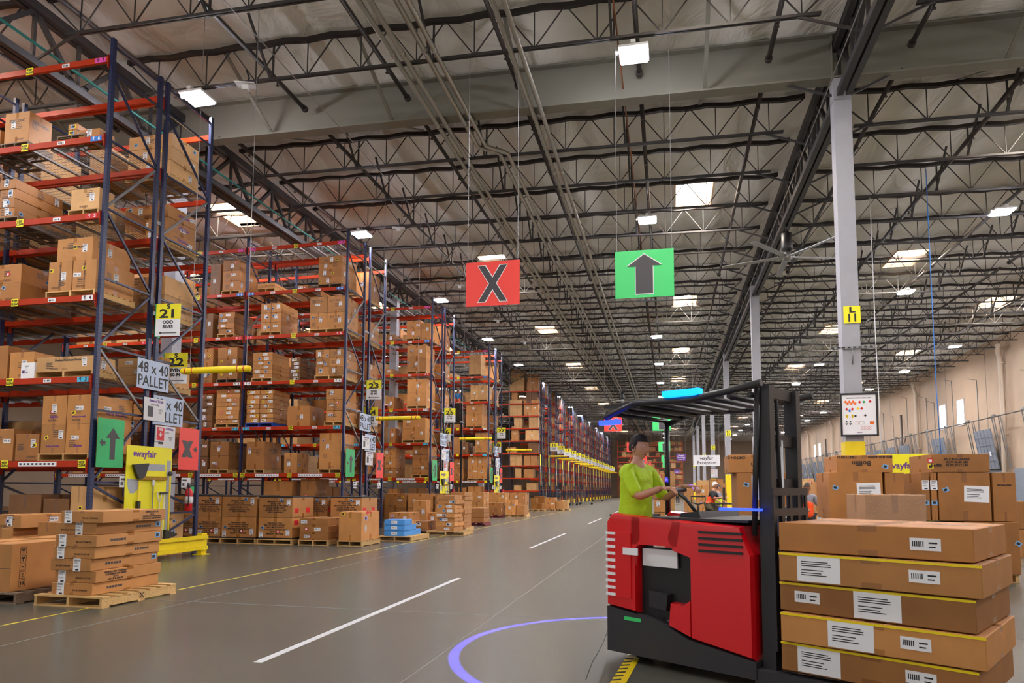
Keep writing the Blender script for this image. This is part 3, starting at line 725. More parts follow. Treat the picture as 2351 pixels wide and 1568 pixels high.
def ink_on(key,i,j,T,size,u,v,flip=False,m=None,side=False,rot90=False):
    cs=MARK[key][0]; o=cs[i][1][j]; bb=o.bound_box; w=max(c[0] for c in bb); d=max(c[1] for c in bb); h=max(c[2] for c in bb)
    if side: text(T,size,(w+.002,u*d,v*h),o,m=m or M['charcoal'],rot=(HP_,math.pi if flip else 0,HP_),bold=.002)
    else: text(T,size,(u*w,-d-.002,v*h),o,m=m or M['charcoal'],rot=(HP_,(math.pi if flip else 0)+(HP_ if rot90 else 0),0),bold=.002)
HP_=math.pi/2
for sd in (False,True): ink_on((21,6,12),0,0,'783C-DGC',.085,0,.72,side=sd)
for i in (0,1):
    for j in (0,1): ink_on((21,2,98),i,j,'wayfair' if (i+j)%2 else 'Open up. Turn in.',.07 if (i+j)%2 else .045,0,.25,True,M['purple'])
for j in (0,1): ink_on((21,2,98),1,j,'Everything. So Zzz.',.07,.2,.4,True,M['purple'],side=True)
ink_on((21,2,36),0,0,'grow.',.16,.1,.4,True,M['blue'],side=True)
ink_on((21,4,132),0,0,'KOM-HU031GY-11',.06,-.1,.6,True); 
for i in (0,1): ink_on((21,4,112),i,0,'KOM-HU031GY-11',.05,0,.55,False,rot90=True)
ink_on((21,3,84),0,0,'Double Aluminum Frame',.06,.1,.75)
for i in (0,1):
    for j in (0,1): ink_on((23,5,712),i,j,'D V X A',.1,-.1,.72)
for j in (0,1,2): ink_on((23,3,749),0,j,'uixe',.14,-.35,.6)
ink_on((23,2,566),0,0,'PORTHOS\nHOME',.1,0,.66,m=M['card'][3]); ink_on((23,2,566),0,0,'PORTHOS\nHOME',.1,0,.66,side=True)
for j in (0,1): ink_on((25,2,947),0,j,'Power Reclining Sofa',.09,0,.4)
for j in range(3): ink_on(('w',),0,j,'wayfair',.13,.1,.5,True,M['purple'],side=True) if ('w',) in MARK else None

# ---------------------------------------------------------------- stacks standing on the floor along the racks
def fstack(pa,pb,yb,yt,rows,cols,dep,mi,pal,place,grp,stk=None,rz=0,jit=.012,r=None,wd=None,z0=0,Y=None,palw=None,labels=True):
    y=Y if Y is not None else atz(pb,yb).y
    a=at(pa,yb,y).x; b=at(pb,yb,y).x; zt=at((pa+pb)/2,yt,y).z
    cs,P=stack(a,b,y,dep,z0,zt,rows,cols,mi,pal,rz,jit,stk,r or random.Random(int(pa*13+yb)),palw,labels)
    out=[]
    for i,(cx,col) in enumerate(cs):
        n=len(col)
        for k,o in enumerate(col):
            pos='' if n==1 and cols==1 else ('top of' if k==n-1 and n>1 else 'single' if n==1 else POSW[k]+(' in' if k else ' of'))
            cw='' if cols==1 else '%s column of '%ORD[i]
            o['label']=('%s carton, %s %s%s'%(wd or COLN.get(mi,'white'),pos,cw,place)).replace(' ,',',').replace(',  ',', ').replace('  ',' '); o['group']=grp
    if P: P['label']='%s pallet under %s'%({'wood':'pale wooden','dark':'weathered','blue':'blue','red':'dark red'}[pal],place); P['group']=grp.replace('cartons','pallets')
    return cs,P
G1='cartons on pallets before the rack at sign twenty-three'
V=[]
for i,(a,b,yb,yt) in enumerate(((390,447,1238,1134),(450,504,1240,1136),(506,586,1246,1137),(591,669,1248,1139))):
    Y=16.75; cs,P=fstack(a,b,yb,yt,2,1,1.15,0,'wood','the %s big chair-carton stack from the yellow barrier'%ORD[i],G1,'red',Y=Y,jit=.006,labels=False); V.append(cs[0][1])
cs,P=fstack(704,750,1232,1140,2,1,1.1,1,'wood','the big chair-carton stack between the two groups',G1,'red',Y=18.2,labels=False); V.append(cs[0][1])
cs,P=fstack(757,829,1232,1140,2,1,1.1,0,'wood','the big chair-carton stack behind the taped carton',G1,'red',Y=18.2,labels=False); V.append(cs[0][1])
for j,col in enumerate(V):
    for k,o in enumerate(col):
        bb=[v[:] for v in o.bound_box]; w=max(v[0] for v in bb); d=max(v[1] for v in bb); h=max(v[2] for v in bb)
        up=k==1
        e=put('edge_band',MB().box(-w-.002,w+.002,-d-.002,d+.002,(h-.035) if up else 0,h+.001 if up else .04).mesh('edge_band',M['black']),o)
        T='Description: Chair\nSKU: VT-HWSF-10055WT\nColor: %s\nCarton size: 41.34x34.25x22.83\nGW: 78 LBS\nMADE IN VIETNAM'%('DAISY YELLOW' if j%3==1 else 'SMOKE WHITE')
        text(T,.058,(-.0 if up else 0,-d-.003,h/2),o,rot=(math.pi/2,math.pi if up else 0,0),al='CENTER',bold=.0015)
        rs=MB().box(-.001,.001,-.2,.0,0,.13).mesh('red_print',M['red'])
        for yy in (-.25,.35): put('red_print',rs,o,(w+.002,yy,.12 if up else h-.2))
        put('shipping_label',lab('ship'),o,(w-.12,-d-.003,h-.16 if up else .18)); put('sticker',lab('bluest'),o,(w-.32 if up else -w+.12,-d-.003,h-.1 if up else .3))
        if not up: put('sticker',lab('red'),o,(.1,-d-.004,.2),(0,.4,0)); put('shipping_label',lab('ship2'),o,(-w+.09,-d-.003,.12))
fstack(686,751,1256,1190,3,1,1.1,1,'wood','the low stack beside the taped carton',G1,'red',Y=16.75)
cs,P=fstack(776,829,1258,1175,1,1,1.15,0,'wood','standing alone at the corner with a red arrow',G1,'yellow',Y=16.75,labels=False)
g_=cs[0][1][0]; w_=.36
put('arrow_print',MB().prisms([(-.32,.55),(-.2,.61),(-.2,.575),(.0,.575),(.0,.525),(-.2,.525),(-.2,.49)],0,.002).mesh('arrow_print',M['red']),g_,(at(829,1200,16.75).x-at(802.5,1200,16.75).x-.005,0,.18))
put('shipping_label',lab('lilac'),g_,(at(829,1200,16.75).x-at(802.5,1200,16.75).x-.004,-.3,.58),(0,0,math.pi/2)).scale=(2,1,1.6)
put('shipping_label',lab('ship'),g_,(at(829,1200,16.75).x-at(802.5,1200,16.75).x-.004,-.3,.32),(0,0,math.pi/2)); put('sticker',lab('yellow'),g_,(-.2,-.575,.7),(0,.3,0))
# blue flat packs
M['bluewrap']=mat('blue_wrapped_carton',srgb(70,150,225),.35,var=.08)
for k,(dx,dz,L) in enumerate(((0,.14,1.35),(.0,.30,.95),(0,.46,.6))):
    o=carton(-7.75+.0,18.75+L/2,dz,.62,L,.155,'bluewrap',0,[('wide','f',.0,.08)]); o['label']='blue wrapped flat carton, %s of the blue stack on the floor'%('bottom','middle','top')[k]; o['group']='blue flat packs'
P=pallet(-7.72,19.45,0,1.05,1.5,'wood'); P['label']='pale wooden pallet under the blue wrapped flat cartons'
G2='cartons on the floor before the rack at sign twenty-five'
fstack(892,938,1200,1177,1,1,1.,1,None,'lying wide behind the blue packs',G2,Y=21.,z0=.3)
fstack(892,940,1212,1196,1,1,1.,2,'dark','under the wide carton behind the blue packs',G2,Y=21.)
fstack(948,978,1202,1149,1,1,.5,0,'dark','tall and upright behind the blue packs',G2,Y=23.2)
fstack(979,1000,1202,1177,1,1,.6,1,'dark','square beside the tall upright one',G2,'red',Y=23.4)
fstack(936,982,1228,1196,1,1,.8,1,'dark','low with a lilac label beside the eight-high stack',G2,'lilac',Y=21.6)
fstack(1002,1044,1232,1137,8,1,.95,0,'wood','the eight-high stack by the yellow line',G2,'bluest',Y=21.5,jit=.07,palw=1.3)
fstack(1033,1066,1222,1129,8,1,.95,0,'wood','the second eight-high stack by the yellow line',G2,'bluest',Y=23.7,jit=.05)
for i,(a,b) in enumerate(((883,932),(935,993),(998,1040))): fstack(a,b,1182,1133,2,1,1.1,1,'wood','the %s dark-edged stack at the aisle mouth'%ORD[i],G2,Y=26.4)
fstack(1080,1111,1211,1166,3,1,.9,1,'red','the stack on the dark red pallet',G2,'yellow',Y=27.4)
G3='cartons on the floor before the rack at sign twenty-seven'
fstack(1079,1110,1190,1130,2,1,1.1,0,'wood','the stack behind the dark red pallet',G3,'red',Y=33.)
fstack(1114,1150,1190,1154,1,1,1.1,1,'red','the lone printed one on a dark red pallet',G3,'red',Y=35.7)
fstack(1122,1160,1180,1131,2,1,1.1,0,'wood','the stack behind the lone printed one',G3,Y=38.)
fstack(1165,1183,1189,1147,1,1,.7,0,'wood','tall and narrow by the yellow line',G3,Y=36.2)
fstack(1185,1205,1188,1160,1,1,.9,0,'wood','square with a lilac label by the yellow line',G3,'lilac',Y=36.4)
fstack(1170,1206,1180,1131,2,1,1.1,0,'wood','the dark-edged stack behind the tall narrow one',G3,'red',Y=39.3)
G4='cartons on the floor before the shelving'
fstack(1218,1231,1174,1143,1,1,.8,0,'wood','small and tall before the high shelving',G4,Y=46.)
fstack(1226,1249,1168,1139,2,1,1.,1,None,'the two-high stack before the high shelving',G4,Y=49.5)
fstack(1230,1247,1174,1156,1,1,.8,1,'wood','low and wide before the high shelving',G4,'yellow',Y=46.5)
fstack(1250,1274,1174,1142,1,1,1.,1,'wood','the large plain cube before the high shelving',G4,'red',Y=47.5)
fstack(1276,1287,1174,1150,1,1,.8,0,'wood','small beside the large plain cube',G4,'lilac',Y=47.8)
fstack(1289,1303,1172,1149,1,1,.8,2,'wood','palest, last of the row before the hand trucks',G4,Y=48.5)

# foreground: seven long flat cartons and the big crushed carton
P=pallet(-7.42,8.02,0,1.04,1.32,'wood',R(0)); P['label']='pale wooden pallet under the seven long flat cartons'
text('X',.1,(.612,-.0,.07),P,rot=(math.pi/2,0,math.pi/2))
offs=[(-.0,.0,.0),(.02,.02,.01),(-.03,.0,-.012),(.0,.0,.012),(.03,-.01,.008),(-.0,.02,-.006),(.1,-.02,.03)]
for k,(dx,dy,a) in enumerate(offs):
    x=-7.43+dx; w=.62; d=1.16; h=.15
    L=[('ship','f',(-.17,-.2,.1,-.2,-.2,.05,-.2)[k],.075)] if k!=6 else [('ship','f',-.2,.075)]
    o=carton(x,7.42+d/2+dy,.14+.152*k,w,d,h,0,a,L)
    if k in (2,4,5): put('sticker',lab('bluest'),o,(w/2+.002,d/2-.08,.09),(0,0,math.pi/2))
    text('SKU: JS-TC7004-RB',.028,(.12 if k not in(2,5) else -.12,-d/2-.002,.06),o,rot=(math.pi/2,math.pi if k%2 else 0,0))
    if k in (1,6): text('PACKAGE SIZE: 57.5x24.4x6.3\nG.W: 32.0KG  N.W: 28.5KG\nQ\'TY:1\nSKU: JS-TC7004-RB',.03,(w/2+.002,-.25 if k==1 else .3,.075),o,rot=(math.pi/2,math.pi if k==6 else 0,math.pi/2),bold=.001)
    else:
        ic=MB(); 
        for q in range(6): ic.box(0,.001,q*.045,q*.045+.034,0,.03); 
        put('handling_print',ic.mesh('handling_print',M['charcoal']),o,(w/2+.0015,(.1 if k%2 else -.35),.06))
    o['label']='long flat tan carton, %s the seven-high stack by the yellow tape'%('top of' if k==6 else POSW[k]+(' in' if k else ' of')); o['group']='seven long flat cartons'
P=pallet(-8.75,8.0,0,1.1,1.3,'dark'); P['label']='weathered pallet under the large crushed carton beside the flat cartons'
o=carton(-8.85,8.35,.14,.95,1.9,.62,0,0,()); o['label']='large crushed brown carton with black handling symbols on its side'
sm=MB()
for q in range(5): 
    z=.52-.105*q
    for (a,b,c,d) in ((-.045,.045,-.045,-.04),(-.045,.045,.04,.045),(-.045,-.04,-.045,.045),(.04,.045,-.045,.045)): sm.box(0,.001,a,b,z+c,z+d)
    if q in (0,1): sm.box(0,.001,-.006,.006,z-.03,z+.0); sm.box(0,.001,-.025,.025,z,z+.025)
    if q==2: sm.box(0,.001,-.02,.02,z-.008,z+.008)
    if q==4: sm.box(0,.001,-.025,-.01,z-.025,z+.02); sm.box(0,.001,.01,.025,z-.025,z+.02)
put('handling_print',sm.mesh('handling_print',M['ink']),o,(.476,-.78,0)); text('2',.07,(.478,-.78,.205),o,rot=(math.pi/2,0,math.pi/2))
seam=MB().box(-.475,.475,-.952,-.95,.3,.306); put('seam',seam.mesh('seam',M['charcoal']),o)
GF='cartons on the floor at the foot of rack twenty-one'
fstack(-30,45,1212,1182,1,1,1.1,0,None,'long, lying on top at the rack foot',GF,'lilac',Y=9.5,z0=at(0,1213,9.5).z+.005)
fstack(-30,28,1250,1213,1,1,1.2,0,None,'below the long one at the rack foot',GF,None,Y=9.5,z0=0)
fstack(84,128,1236,1198,1,1,.9,1,'blue','low on the blue pallet at the rack foot',GF,'yellow',Y=9.6)

# ---------------------------------------------------------------- signs and gear at the rack ends (each sign faces the main lane)
HP=math.pi/2
def arrow_pts(s=1,h=1): return [(-.055*s,-.26*h),(.055*s,-.26*h),(.055*s,.1*h),(.15*s,.1*h),(0,.28*h),(-.15*s,.1*h),(-.055*s,.1*h)]
def xpts(a,b,t):
    n=b*t/a
    return [[(-a-t,b),(-t,0),(-a-t,-b),(-a+t,-b),(0,-n),(a-t,-b),(a+t,-b),(t,0),(a+t,b),(a-t,b),(0,n),(-a+t,b)]]
def panel(name,label,cat,w,h,m,loc,rz,group=None,t=.006):
    o=put(name,MB().box(-w/2,w/2,-t/2,t/2,-h/2,h/2).mesh(name,m),None,loc,(0,0,rz)); tag(o,label,cat,group); return o
def _tl_shift(): return -.11
def lane_plate(which,loc,num,two=False,w=.66,h=.95):
    g=which=='green'
    o=panel('lane_sign','%s lane sign with black %s on the rack at sign %s'%(which,'arrows' if g else 'cross',num),'sign',w,h,M['green'] if g else M['rsign'],loc,HP)
    mb=MB()
    if g:
        mb.prism([(x+.05,z-.02) for x,z in arrow_pts(1.15,1.15)],-.006,-.004); mb.prism([(-.27,.0),(-.2,.08),(-.2,.035),(-.13,.035),(-.13,-.035),(-.2,-.035),(-.2,-.08)],-.006,-.004)
    else:
        for q in xpts(.11,.19,.075): mb.prism([(x-.06,z) for x,z in q],-.006,-.004)
        mb.prism([(.28,.0),(.22,.07),(.22,.03),(.16,.03),(.16,-.03),(.22,-.03),(.22,-.07)],-.0065,-.004)
    put('arrow_print' if g else 'cross_print',mb.mesh('arrow_print',M['charcoal']),o); return o
EX=-10.66
for num,yf,d1,yr,d2,nb in RK:
    w=SW[num]; ym=yf+d1+.05; ye=yr+d2
    # aisle number signs
    for q,(nn,yy,wn) in enumerate(((num,ym,w),(num+1,ym+1.15,{21:'twenty-two',23:'twenty-four',25:'twenty-six',27:'twenty-eight'}[num]))):
        t=put('aisle_sign',MB().box(-.27,.27,-.012,.0,-.37,.0,0).box(-.27,.27,-.012,.0,.0,.33,1).box(-.29,-.27,-.01,.16,-.37,.33,2).mesh('aisle_sign',[M['white'],M['lime'],M['green']]),None,(EX+.32 if q==0 else EX-.12,yy if q==0 else yf+2.2,5.08 if q==0 else 4.2),(0,0,R(8)))
        tag(t,'yellow and white aisle sign reading S %d, hung on the rack end beside sign %s'%(nn,wn) if q==0 else 'yellow and white aisle sign reading S %d, half hidden behind sign %s'%(nn,w),'sign')
        text('S',.13,(0,-.014,.265),t,sx=1.4,bold=.006); text(str(nn),.26,(0,-.014,.11),t,sx=1.5,bold=.008); text('ODD\n51-95' if q==0 else 'EVEN\n50-94',.1,(0,-.014,-.12),t,bold=.005)
        mb=MB().prism([(-.2,-.3),(-.14,-.27),(-.14,-.292),(.2,-.292),(.2,-.308),(-.14,-.308),(-.14,-.33)],-.016,-.012); put('arrow_print',mb.mesh('arrow_print',M['charcoal']),t)
        put('bracket',MB().box(-.42,.0,.0,.03,.3,.33).mesh('bracket',M['galv']),t)
        # pallet size plate
        t=panel('pallet_size_sign','pale blue sign reading 48 x 40 PALLET on the rack at sign %s'%(wn),'sign',.92,.62,mat('pale_blue_sign',srgb(200,215,240),.5) if 'pbs' not in M else M['pbs'],(EX-.0 if q==0 else EX-.03,ym+.02 if q==0 else ym+.55,3.88 if q==0 else 3.17),HP); M['pbs']=t.data.materials[0]
        text('48 x 40',.32,(0,-.004,.13),t,sx=.9,bold=.004); text('PALLET',.32,(0,-.004,-.15),t,sx=.85,bold=.004)
        t=panel('aisle_poster','white Aisle of Pride poster with a small photo on the rack at sign %s'%(wn),'poster',.62,.48,M['white'],(EX if q==0 else EX-.03,ym+.1 if q==0 else ym+.48,3.16 if q==0 else 2.6),HP)
        text('Aisle of Pride',.075,(.04,-.004,.18),t,m=M['purple'],bold=.003); text('Owned By:',.055,(0,-.004,.1),t); text('AISLE\nS%d'%nn,.055,(.17,-.004,-.03),t)
        put('photo_print',MB().box(-.2,-.05,-.005,-.003,-.16,.06).mesh('photo_print',M['charcoal']),t)
    if num in (21,25):
        t=panel('fire_sign','red and white striped FIRE extinguisher sign on the rack at sign %s'%w,'sign',.28,.34,M['white'],(EX,ym+.3,2.66),HP)
        put('sign_face',MB().box(-.11,.11,-.006,-.003,-.14,.14).mesh('sign_face',M['red']),t); text('FIRE',.07,(0,-.008,.09),t,m=M['white'],bold=.003)
        put('arrow_print',MB().prism([(-.05,0),(.05,0),(0,-.07)],-.008,-.006).box(-.015,.015,-.008,-.006,0,.04).mesh('arrow_print',M['white']),t)
    lane_plate('green',(EX+.01,yf+.32,2.37),w); lane_plate('red',(EX+.01,ye-.46,2.38),w)
    for yy,wn in ((yf+.75,'front'),(ye-.5,'rear')):
        t=panel('load_notice','small white load notice on the %s frame of the rack at sign %s'%(wn,w),'notice',.3,.22,M['white'],(EX,yy,1.62),HP); 
        put('print',MB().box(-.12,.02,-.004,-.003,.03,.07).box(-.12,-.05,-.004,-.003,-.07,.0).box(.04,.12,-.004,-.003,-.07,.0).mesh('print',M['charcoal']),t)
# tool board with hand tools
def tool_board(y,w,full=True):
    t=panel('tool_board','tall yellow tool board at the end of the rack at sign %s'%w,'tool board',1.3,2.25,M['lime'],(EX+.02,y,1.24),HP,t=.012)
    sh=MB().box(-.3,.45,-.008,-.006,.62,.76); sh.prism([(-.62,.45),(-.28,.42),(-.32,.22),(-.42,.15),(-.52,.15),(-.58,.25)],-.008,-.006); sh.box(.5,.62,-.0085,-.006,-1.0,.85); 
    put('grey_silhouette',sh.mesh('grey_silhouette',M['galv'] if 'gs' in M else mat('grey_silhouette_paint',srgb(165,168,175),.6)),t)
    text('wayfair',.2,(-.12,-.009,.96),t,m=M['purple'],bold=.004); put('logo_mark',MB().prism([(-.48,.96),(-.45,1.01),(-.41,.98),(-.41,.93),(-.45,.9)],-.009,-.006).mesh('logo_mark',M['purple']),t)
    X_=EX+.02
    def tl(name,lbl,dy,parts):
        o=thing(name,lbl,'tool',(X_,y+dy,-.11)); 
        for pn,mb,m in parts: put(pn,mb.mesh(pn,M[m] if isinstance(m,str) else m),o)
    tl('broom','black angled broom hung bristles up on the tool board by sign %s'%w,-.32,[('handle',MB().tube([(.04,-.0,.3),(.04,.0,1.75)],.014,8),'yellow'),('head',MB().prisms([(-.2,2.08),(.22,2.12),(.13,1.86),(.02,1.78),(-.03,1.78),(-.1,1.86)],.02,.08),'black'),('clip',MB().box(.0,.07,-.035,.035,1.18,1.34),'black')])
    tl('push_broom','brown push broom hung on the tool board by sign %s'%w,.08,[('handle',MB().tube([(.04,.0,.3),(.04,.0,1.72)],.012,8),'galv'),('head',MB().box(.01,.07,-.38,.38,1.78,1.85),mat('broom_bristle',srgb(150,110,20),.8,var=.3,scale=40)),('bracket',MB().box(.02,.06,-.03,.03,1.66,1.78),'white')])
    tl('shovel','white-handled shovel hung on the tool board by sign %s'%w,.28,[('handle',MB().tube([(.04,0,.2),(.04,0,1.3),(.04,-.05,1.4),(.04,-.06,1.52),(.04,.06,1.52),(.04,.05,1.4),(.04,0,1.3)],.012,8),'white')])
    tl('mop','mop with black grip hung on the tool board by sign %s'%w,.4,[('handle',MB().tube([(.04,0,.2),(.04,.02,1.5)],.011,8),'white'),('grip',MB().box(.02,.06,-.1,.1,1.48,1.52),'black')])
    tl('dust_pan','yellow pole with black dust pan hung on the tool board by sign %s'%w,.56,[('handle',MB().tube([(.05,0,.35),(.05,0,1.9)],.014,8),'yellow'),('hook',MB().lathe([(.02,-.03),(.05,-.02),(.05,.02),(.02,.03)],10,c=(.05,0,1.92),axis='x'),'black'),('pan',MB().prisms([(-.15,.72),(.2,.62),(.22,.58),(-.15,.5)],.02,.12),'black')])
    o=put('caution_sign',MB().prisms([(-.14,.35),(.16,.35),(.12,1.1),(-.1,1.1)],.02,.035).mesh('caution_sign',M['yellow']),None,(X_,y-.14,-.11)); tag(o,'yellow folded CAUTION wet floor sign hung on the board by sign %s'%w,'floor sign')
    text('CAUTION',.065,(.037,.01,.86),o,rot=(HP,0,HP),bold=.002); put('handle_hole',MB().box(.035,.037,-.03,.05,.98,1.03).mesh('handle_hole',M['ink']),o)
    put('warning_print',MB().prisms([(-.06,.68),(.08,.68),(.01,.8)],.035,.038).mesh('warning_print',M['ink']),o)
    return t
tool_board(12.42,'twenty-one'); tool_board(31.9,'twenty-five'); tool_board(42.4,'twenty-seven')
for y,w in ((13.62,'twenty-one'),(33.3,'twenty-five'),(43.9,'twenty-seven')):
    o=thing('fire_extinguisher','red fire extinguisher hung on the end frame of the rack at sign %s'%w,'fire extinguisher',(-10.6,y,.98))
    put('cylinder',MB().lathe([(.06,0),(.08,.02),(.08,.42),(.06,.48),(.03,.51),(.028,.54)],16).mesh('cylinder',M['red']),o)
    put('valve',MB().box(-.03,.03,-.03,.03,.53,.58).bar((0,-.02,.58),(0,.1,.64),.02,.012).bar((0,-.02,.56),(0,.12,.56),.02,.012).mesh('valve',M['black']),o)
    put('hose',MB().tube([(.03,0,.55),(.06,-.09,.5),(.07,-.1,.3),(.06,-.09,.12)],.012,8).mesh('hose',M['black']),o)
    put('label_panel',MB().lathe([(.0812,.17),(.0812,.33)],16).mesh('label_panel',M['white']),o)
    put('tag',MB().box(0,.004,.06,.16,.42,.56).mesh('tag',M['green']),o)
# yellow end barrier
t=thing('rack_barrier','yellow steel guard rail protecting the end of the rack at sign twenty-one','guard rail',(-10.35,13.8,0))
put('post',MB().box(-.06,.06,-.09,.09,0,.48).box(-.13,.13,-.14,.14,0,.015).mesh('post',M['yellow']),t)
put('post',MB().box(-.06,.06,-3.1,-2.92,0,.48).box(-.13,.13,-3.15,-2.87,0,.015).mesh('post',M['yellow']),t)
put('rail',MB().prisms([(-3.0,.12),(.06,.12),(.06,.44),(-3.0,.44)],.06,.075).prisms([(-3.0,.36),(.06,.36),(.06,.44),(-3.0,.44)],.075,.12).prisms([(-3.0,.12),(.06,.12),(.06,.2),(-3.0,.2)],.075,.12).mesh('rail',M['yellow']),t)
for zz in (.16,.4): put('bolt',MB().lathe([(.012,0),(.012,.012)],6,c=(.12,-.02,zz),axis='x').mesh('bolt',M['galv']),t)

# ---------------------------------------------------------------- hanging clearance bars and signs
barm=MB().lathe([(.02,-.02),(.055,0),(.065,.04),(.065,1.46),(.055,1.5),(.02,1.52)],14,axis='x').mesh('clearance_bar',M['yellow'])
ringm=MB().lathe([(.067,.0),(.067,.02)],14,axis='x').mesh('ring',M['red'])
def chain(z0,z1): 
    mb=MB(); mb.tube([(0,0,z0),(0,0,z1)],.006,5); return mb.mesh('chain',M['galv'])
def cbar(x,y,z,lbl,top=10.95):
    y=sy(y); top=10.92-.022*x
    o=put('clearance_bar',barm,None,(x,y,z),(0,0,0)); tag(o,lbl,'clearance bar','yellow clearance bars hung by the rack ends')
    for q in (.1,.25,1.24,1.38): put('ring',ringm,o,(q,0,0))
    cm=chain(.06,top-z)
    for q in (.18,1.42): put('chain',cm,o,(q,0,0))
for y,w in ((11.57,'twenty-one'),(20.8,'twenty-three'),(29.,'twenty-five'),(38.5,'twenty-seven')):
    cbar(-9.28,y,3.78,'yellow clearance bar with red rings hung on chains before sign %s'%w,11.1)
for k in range(15): cbar(-9.9,57.+4.2*k,4.3,'yellow clearance bar over the shelving aisles, %s in the long far row'%ORD[k],11.)
def hang(kind,x,y,k):
    y=sy(y)
    w,h=(1.18,.96) if kind=='x' else (1.17,.98)
    o=panel('hanging_sign','%s sign hanging over the lane, %s from the camera'%('square red sign with a black X' if kind=='x' else 'green sign with a black up arrow',ORD[k]),'sign',w,h,M['rsign'] if kind=='x' else M['gsign'],(x,y,5.86),R(0 if kind=='x' else 0),'red X signs over the lane' if kind=='x' else 'green arrow signs over the lane')
    mb=MB()
    if kind=='x':
        for q in xpts(.24,.39,.075): mb.prism(q,-.011,-.008,0)
        for q in xpts(.243,.405,.092): mb.prism(q,-.007,-.003,1)
    else:
        P_=[(-.17,-.41),(.17,-.41),(.17,.16),(.34,.16),(0,.4),(-.34,.16),(-.17,.16)]; mb.prism(P_,-.011,-.008,0); mb.prism([(a*1.07,b*1.05) for a,b in P_],-.007,-.003,1)
    put('cross_print' if kind=='x' else 'arrow_print',mb.mesh('print',[M['charcoal'],M['white']]),o)
    cm=chain(.47,10.92-.022*x-5.86)
    for q in (-.55,.55): put('chain',cm,o,(q,0,0))
for k,y in enumerate((13.87,45.4,72.2,98.,122.)): hang('x',-3.6,y,k); hang('a',-.43,y,k)

# ---------------------------------------------------------------- far shelving (nine narrow levels) and its aisle signs
SLV=[1.35+1.07*k for k in range(9)]
def shelf_rack(bays,bw,front=True):
    P=[];B=[]
    for b in range(bays+1):
        mb=MB()
        P.append((-bw*b,mb))
    return P
fp=MB(); 
for y in (0,1.05,1.25,2.3): fp.box(-.03,.03,y-.035,y+.035,0,11.)
ff=MB()
for z in range(0,10):
    for y0 in (0,1.25): 
        ff.bar((0,y0+.03,.4+z*1.07),(0,y0+1.02,.4+z*1.07),.03,.03); ff.bar((0,y0+.03,.45+z*1.07),(0,y0+1.02,1.4+z*1.07),.03,.03) if z%2 else ff.bar((0,y0+1.02,.45+z*1.07),(0,y0+.03,1.4+z*1.07),.03,.03)
fpm=fp.mesh('post',M['post']); ffm=ff.mesh('brace',M['brace'])
dul=MB().bar((0,.05,6.2),(0,1.0,7.4),.05,.05).bar((0,1.3,3.9),(0,2.25,5.1),.05,.05).mesh('brace',M['dull'])
sbm=MB().box(-2.6,-.04,-.06,-.01,-.05,.05).mesh('beam',M['beam']); sbm2=MB().box(-.6,-.04,2.31,2.36,-.05,.05).box(-.35,-.04,1.1,1.2,-.05,.05).mesh('beam',M['beam'])
deckm=MB().box(-2.6,-.04,0,2.3,.03,.045).mesh('deck_panel',M['wire'])
RX=-10.76
for k in range(18):
    y=57.7+4.2*k
    t=thing('shelving_rack','high narrow-level shelving rack, %s of the long far row'%ORD[k],'shelving rack',(RX,y,0),0,'far shelving racks')
    put('post',fpm,t); put('brace',ffm,t); put('brace',dul,t)
    nb=2 if k==0 else 1
    if k==0:
        for b in (1,2): put('post',fpm,t,(-2.64*b,0,0))
        put('post',MB().box(-.03,.03,2.2,2.25,0,11).mesh('post',M['galv']),t,(-1.3,0,0))
    for z in SLV:
        for b in range(nb):
            put('beam',sbm,t,(-2.64*b,0,z))
            if k==0: put('deck_panel',deckm,t,(-2.64*b,0,z))
        put('beam',sbm2,t,(0,0,z))
    wn='%s'%ORD[k]
    if k:
        s=put('aisle_sign',MB().box(-.36,.36,-.02,0,-.38,0,0).box(-.36,.36,-.02,0,0,.36,1).mesh('aisle_sign',[M['white'],M['lime']]),None,(RX+.55,y+.1,5.35),(0,0,R(8)))
        tag(s,'small yellow and white aisle number sign, %s of the far row'%wn,'sign','aisle signs of the far row'); text(str(10+k),.34,(0,-.022,.16),s,bold=.01,sx=1.2); text('ODD\n1-49',.13,(0,-.022,-.17),s,bold=.004)
        put('bracket',MB().box(-.55,-.3,0,.03,.0,.05).mesh('bracket',M['galv']),s)
    s=panel('slot_plate','narrow yellow plate on the end post, %s of the far row'%wn,'sign',.5,.95,M['lime'],(RX+.06,y+.25,4.0),HP,'yellow end plates of the far row')
    s=panel('lane_sign','red and green end plate, %s of the far row'%wn,'sign',.5,1.05,M['gsign'],(RX+.06,y+.45,2.35),HP,'red and green end plates of the far row'); put('red_half',MB().prism([(-.25,-.52),(.0,-.52),(.12,.52),(-.25,.52)],-.006,-.0035).mesh('red_half',M['rsign']),s)
    s=panel('aisle_poster','small white poster, %s of the far row'%wn,'poster',.4,.55,M['white'],(RX+.06,y+.4,3.2),HP,'white posters of the far row'); put('print',MB().box(-.15,.15,-.006,-.003,.12,.2).box(-.12,0,-.006,-.003,-.18,.05).mesh('print',M['charcoal']),s)
    s=put('post_guard',MB().box(0,.12,-.1,.4,0,.42).mesh('post_guard',M['yellow']),None,(RX+.06,y,0)); tag(s,'yellow floor guard at the end post, %s of the far row'%wn,'guard','yellow post guards of the far row')
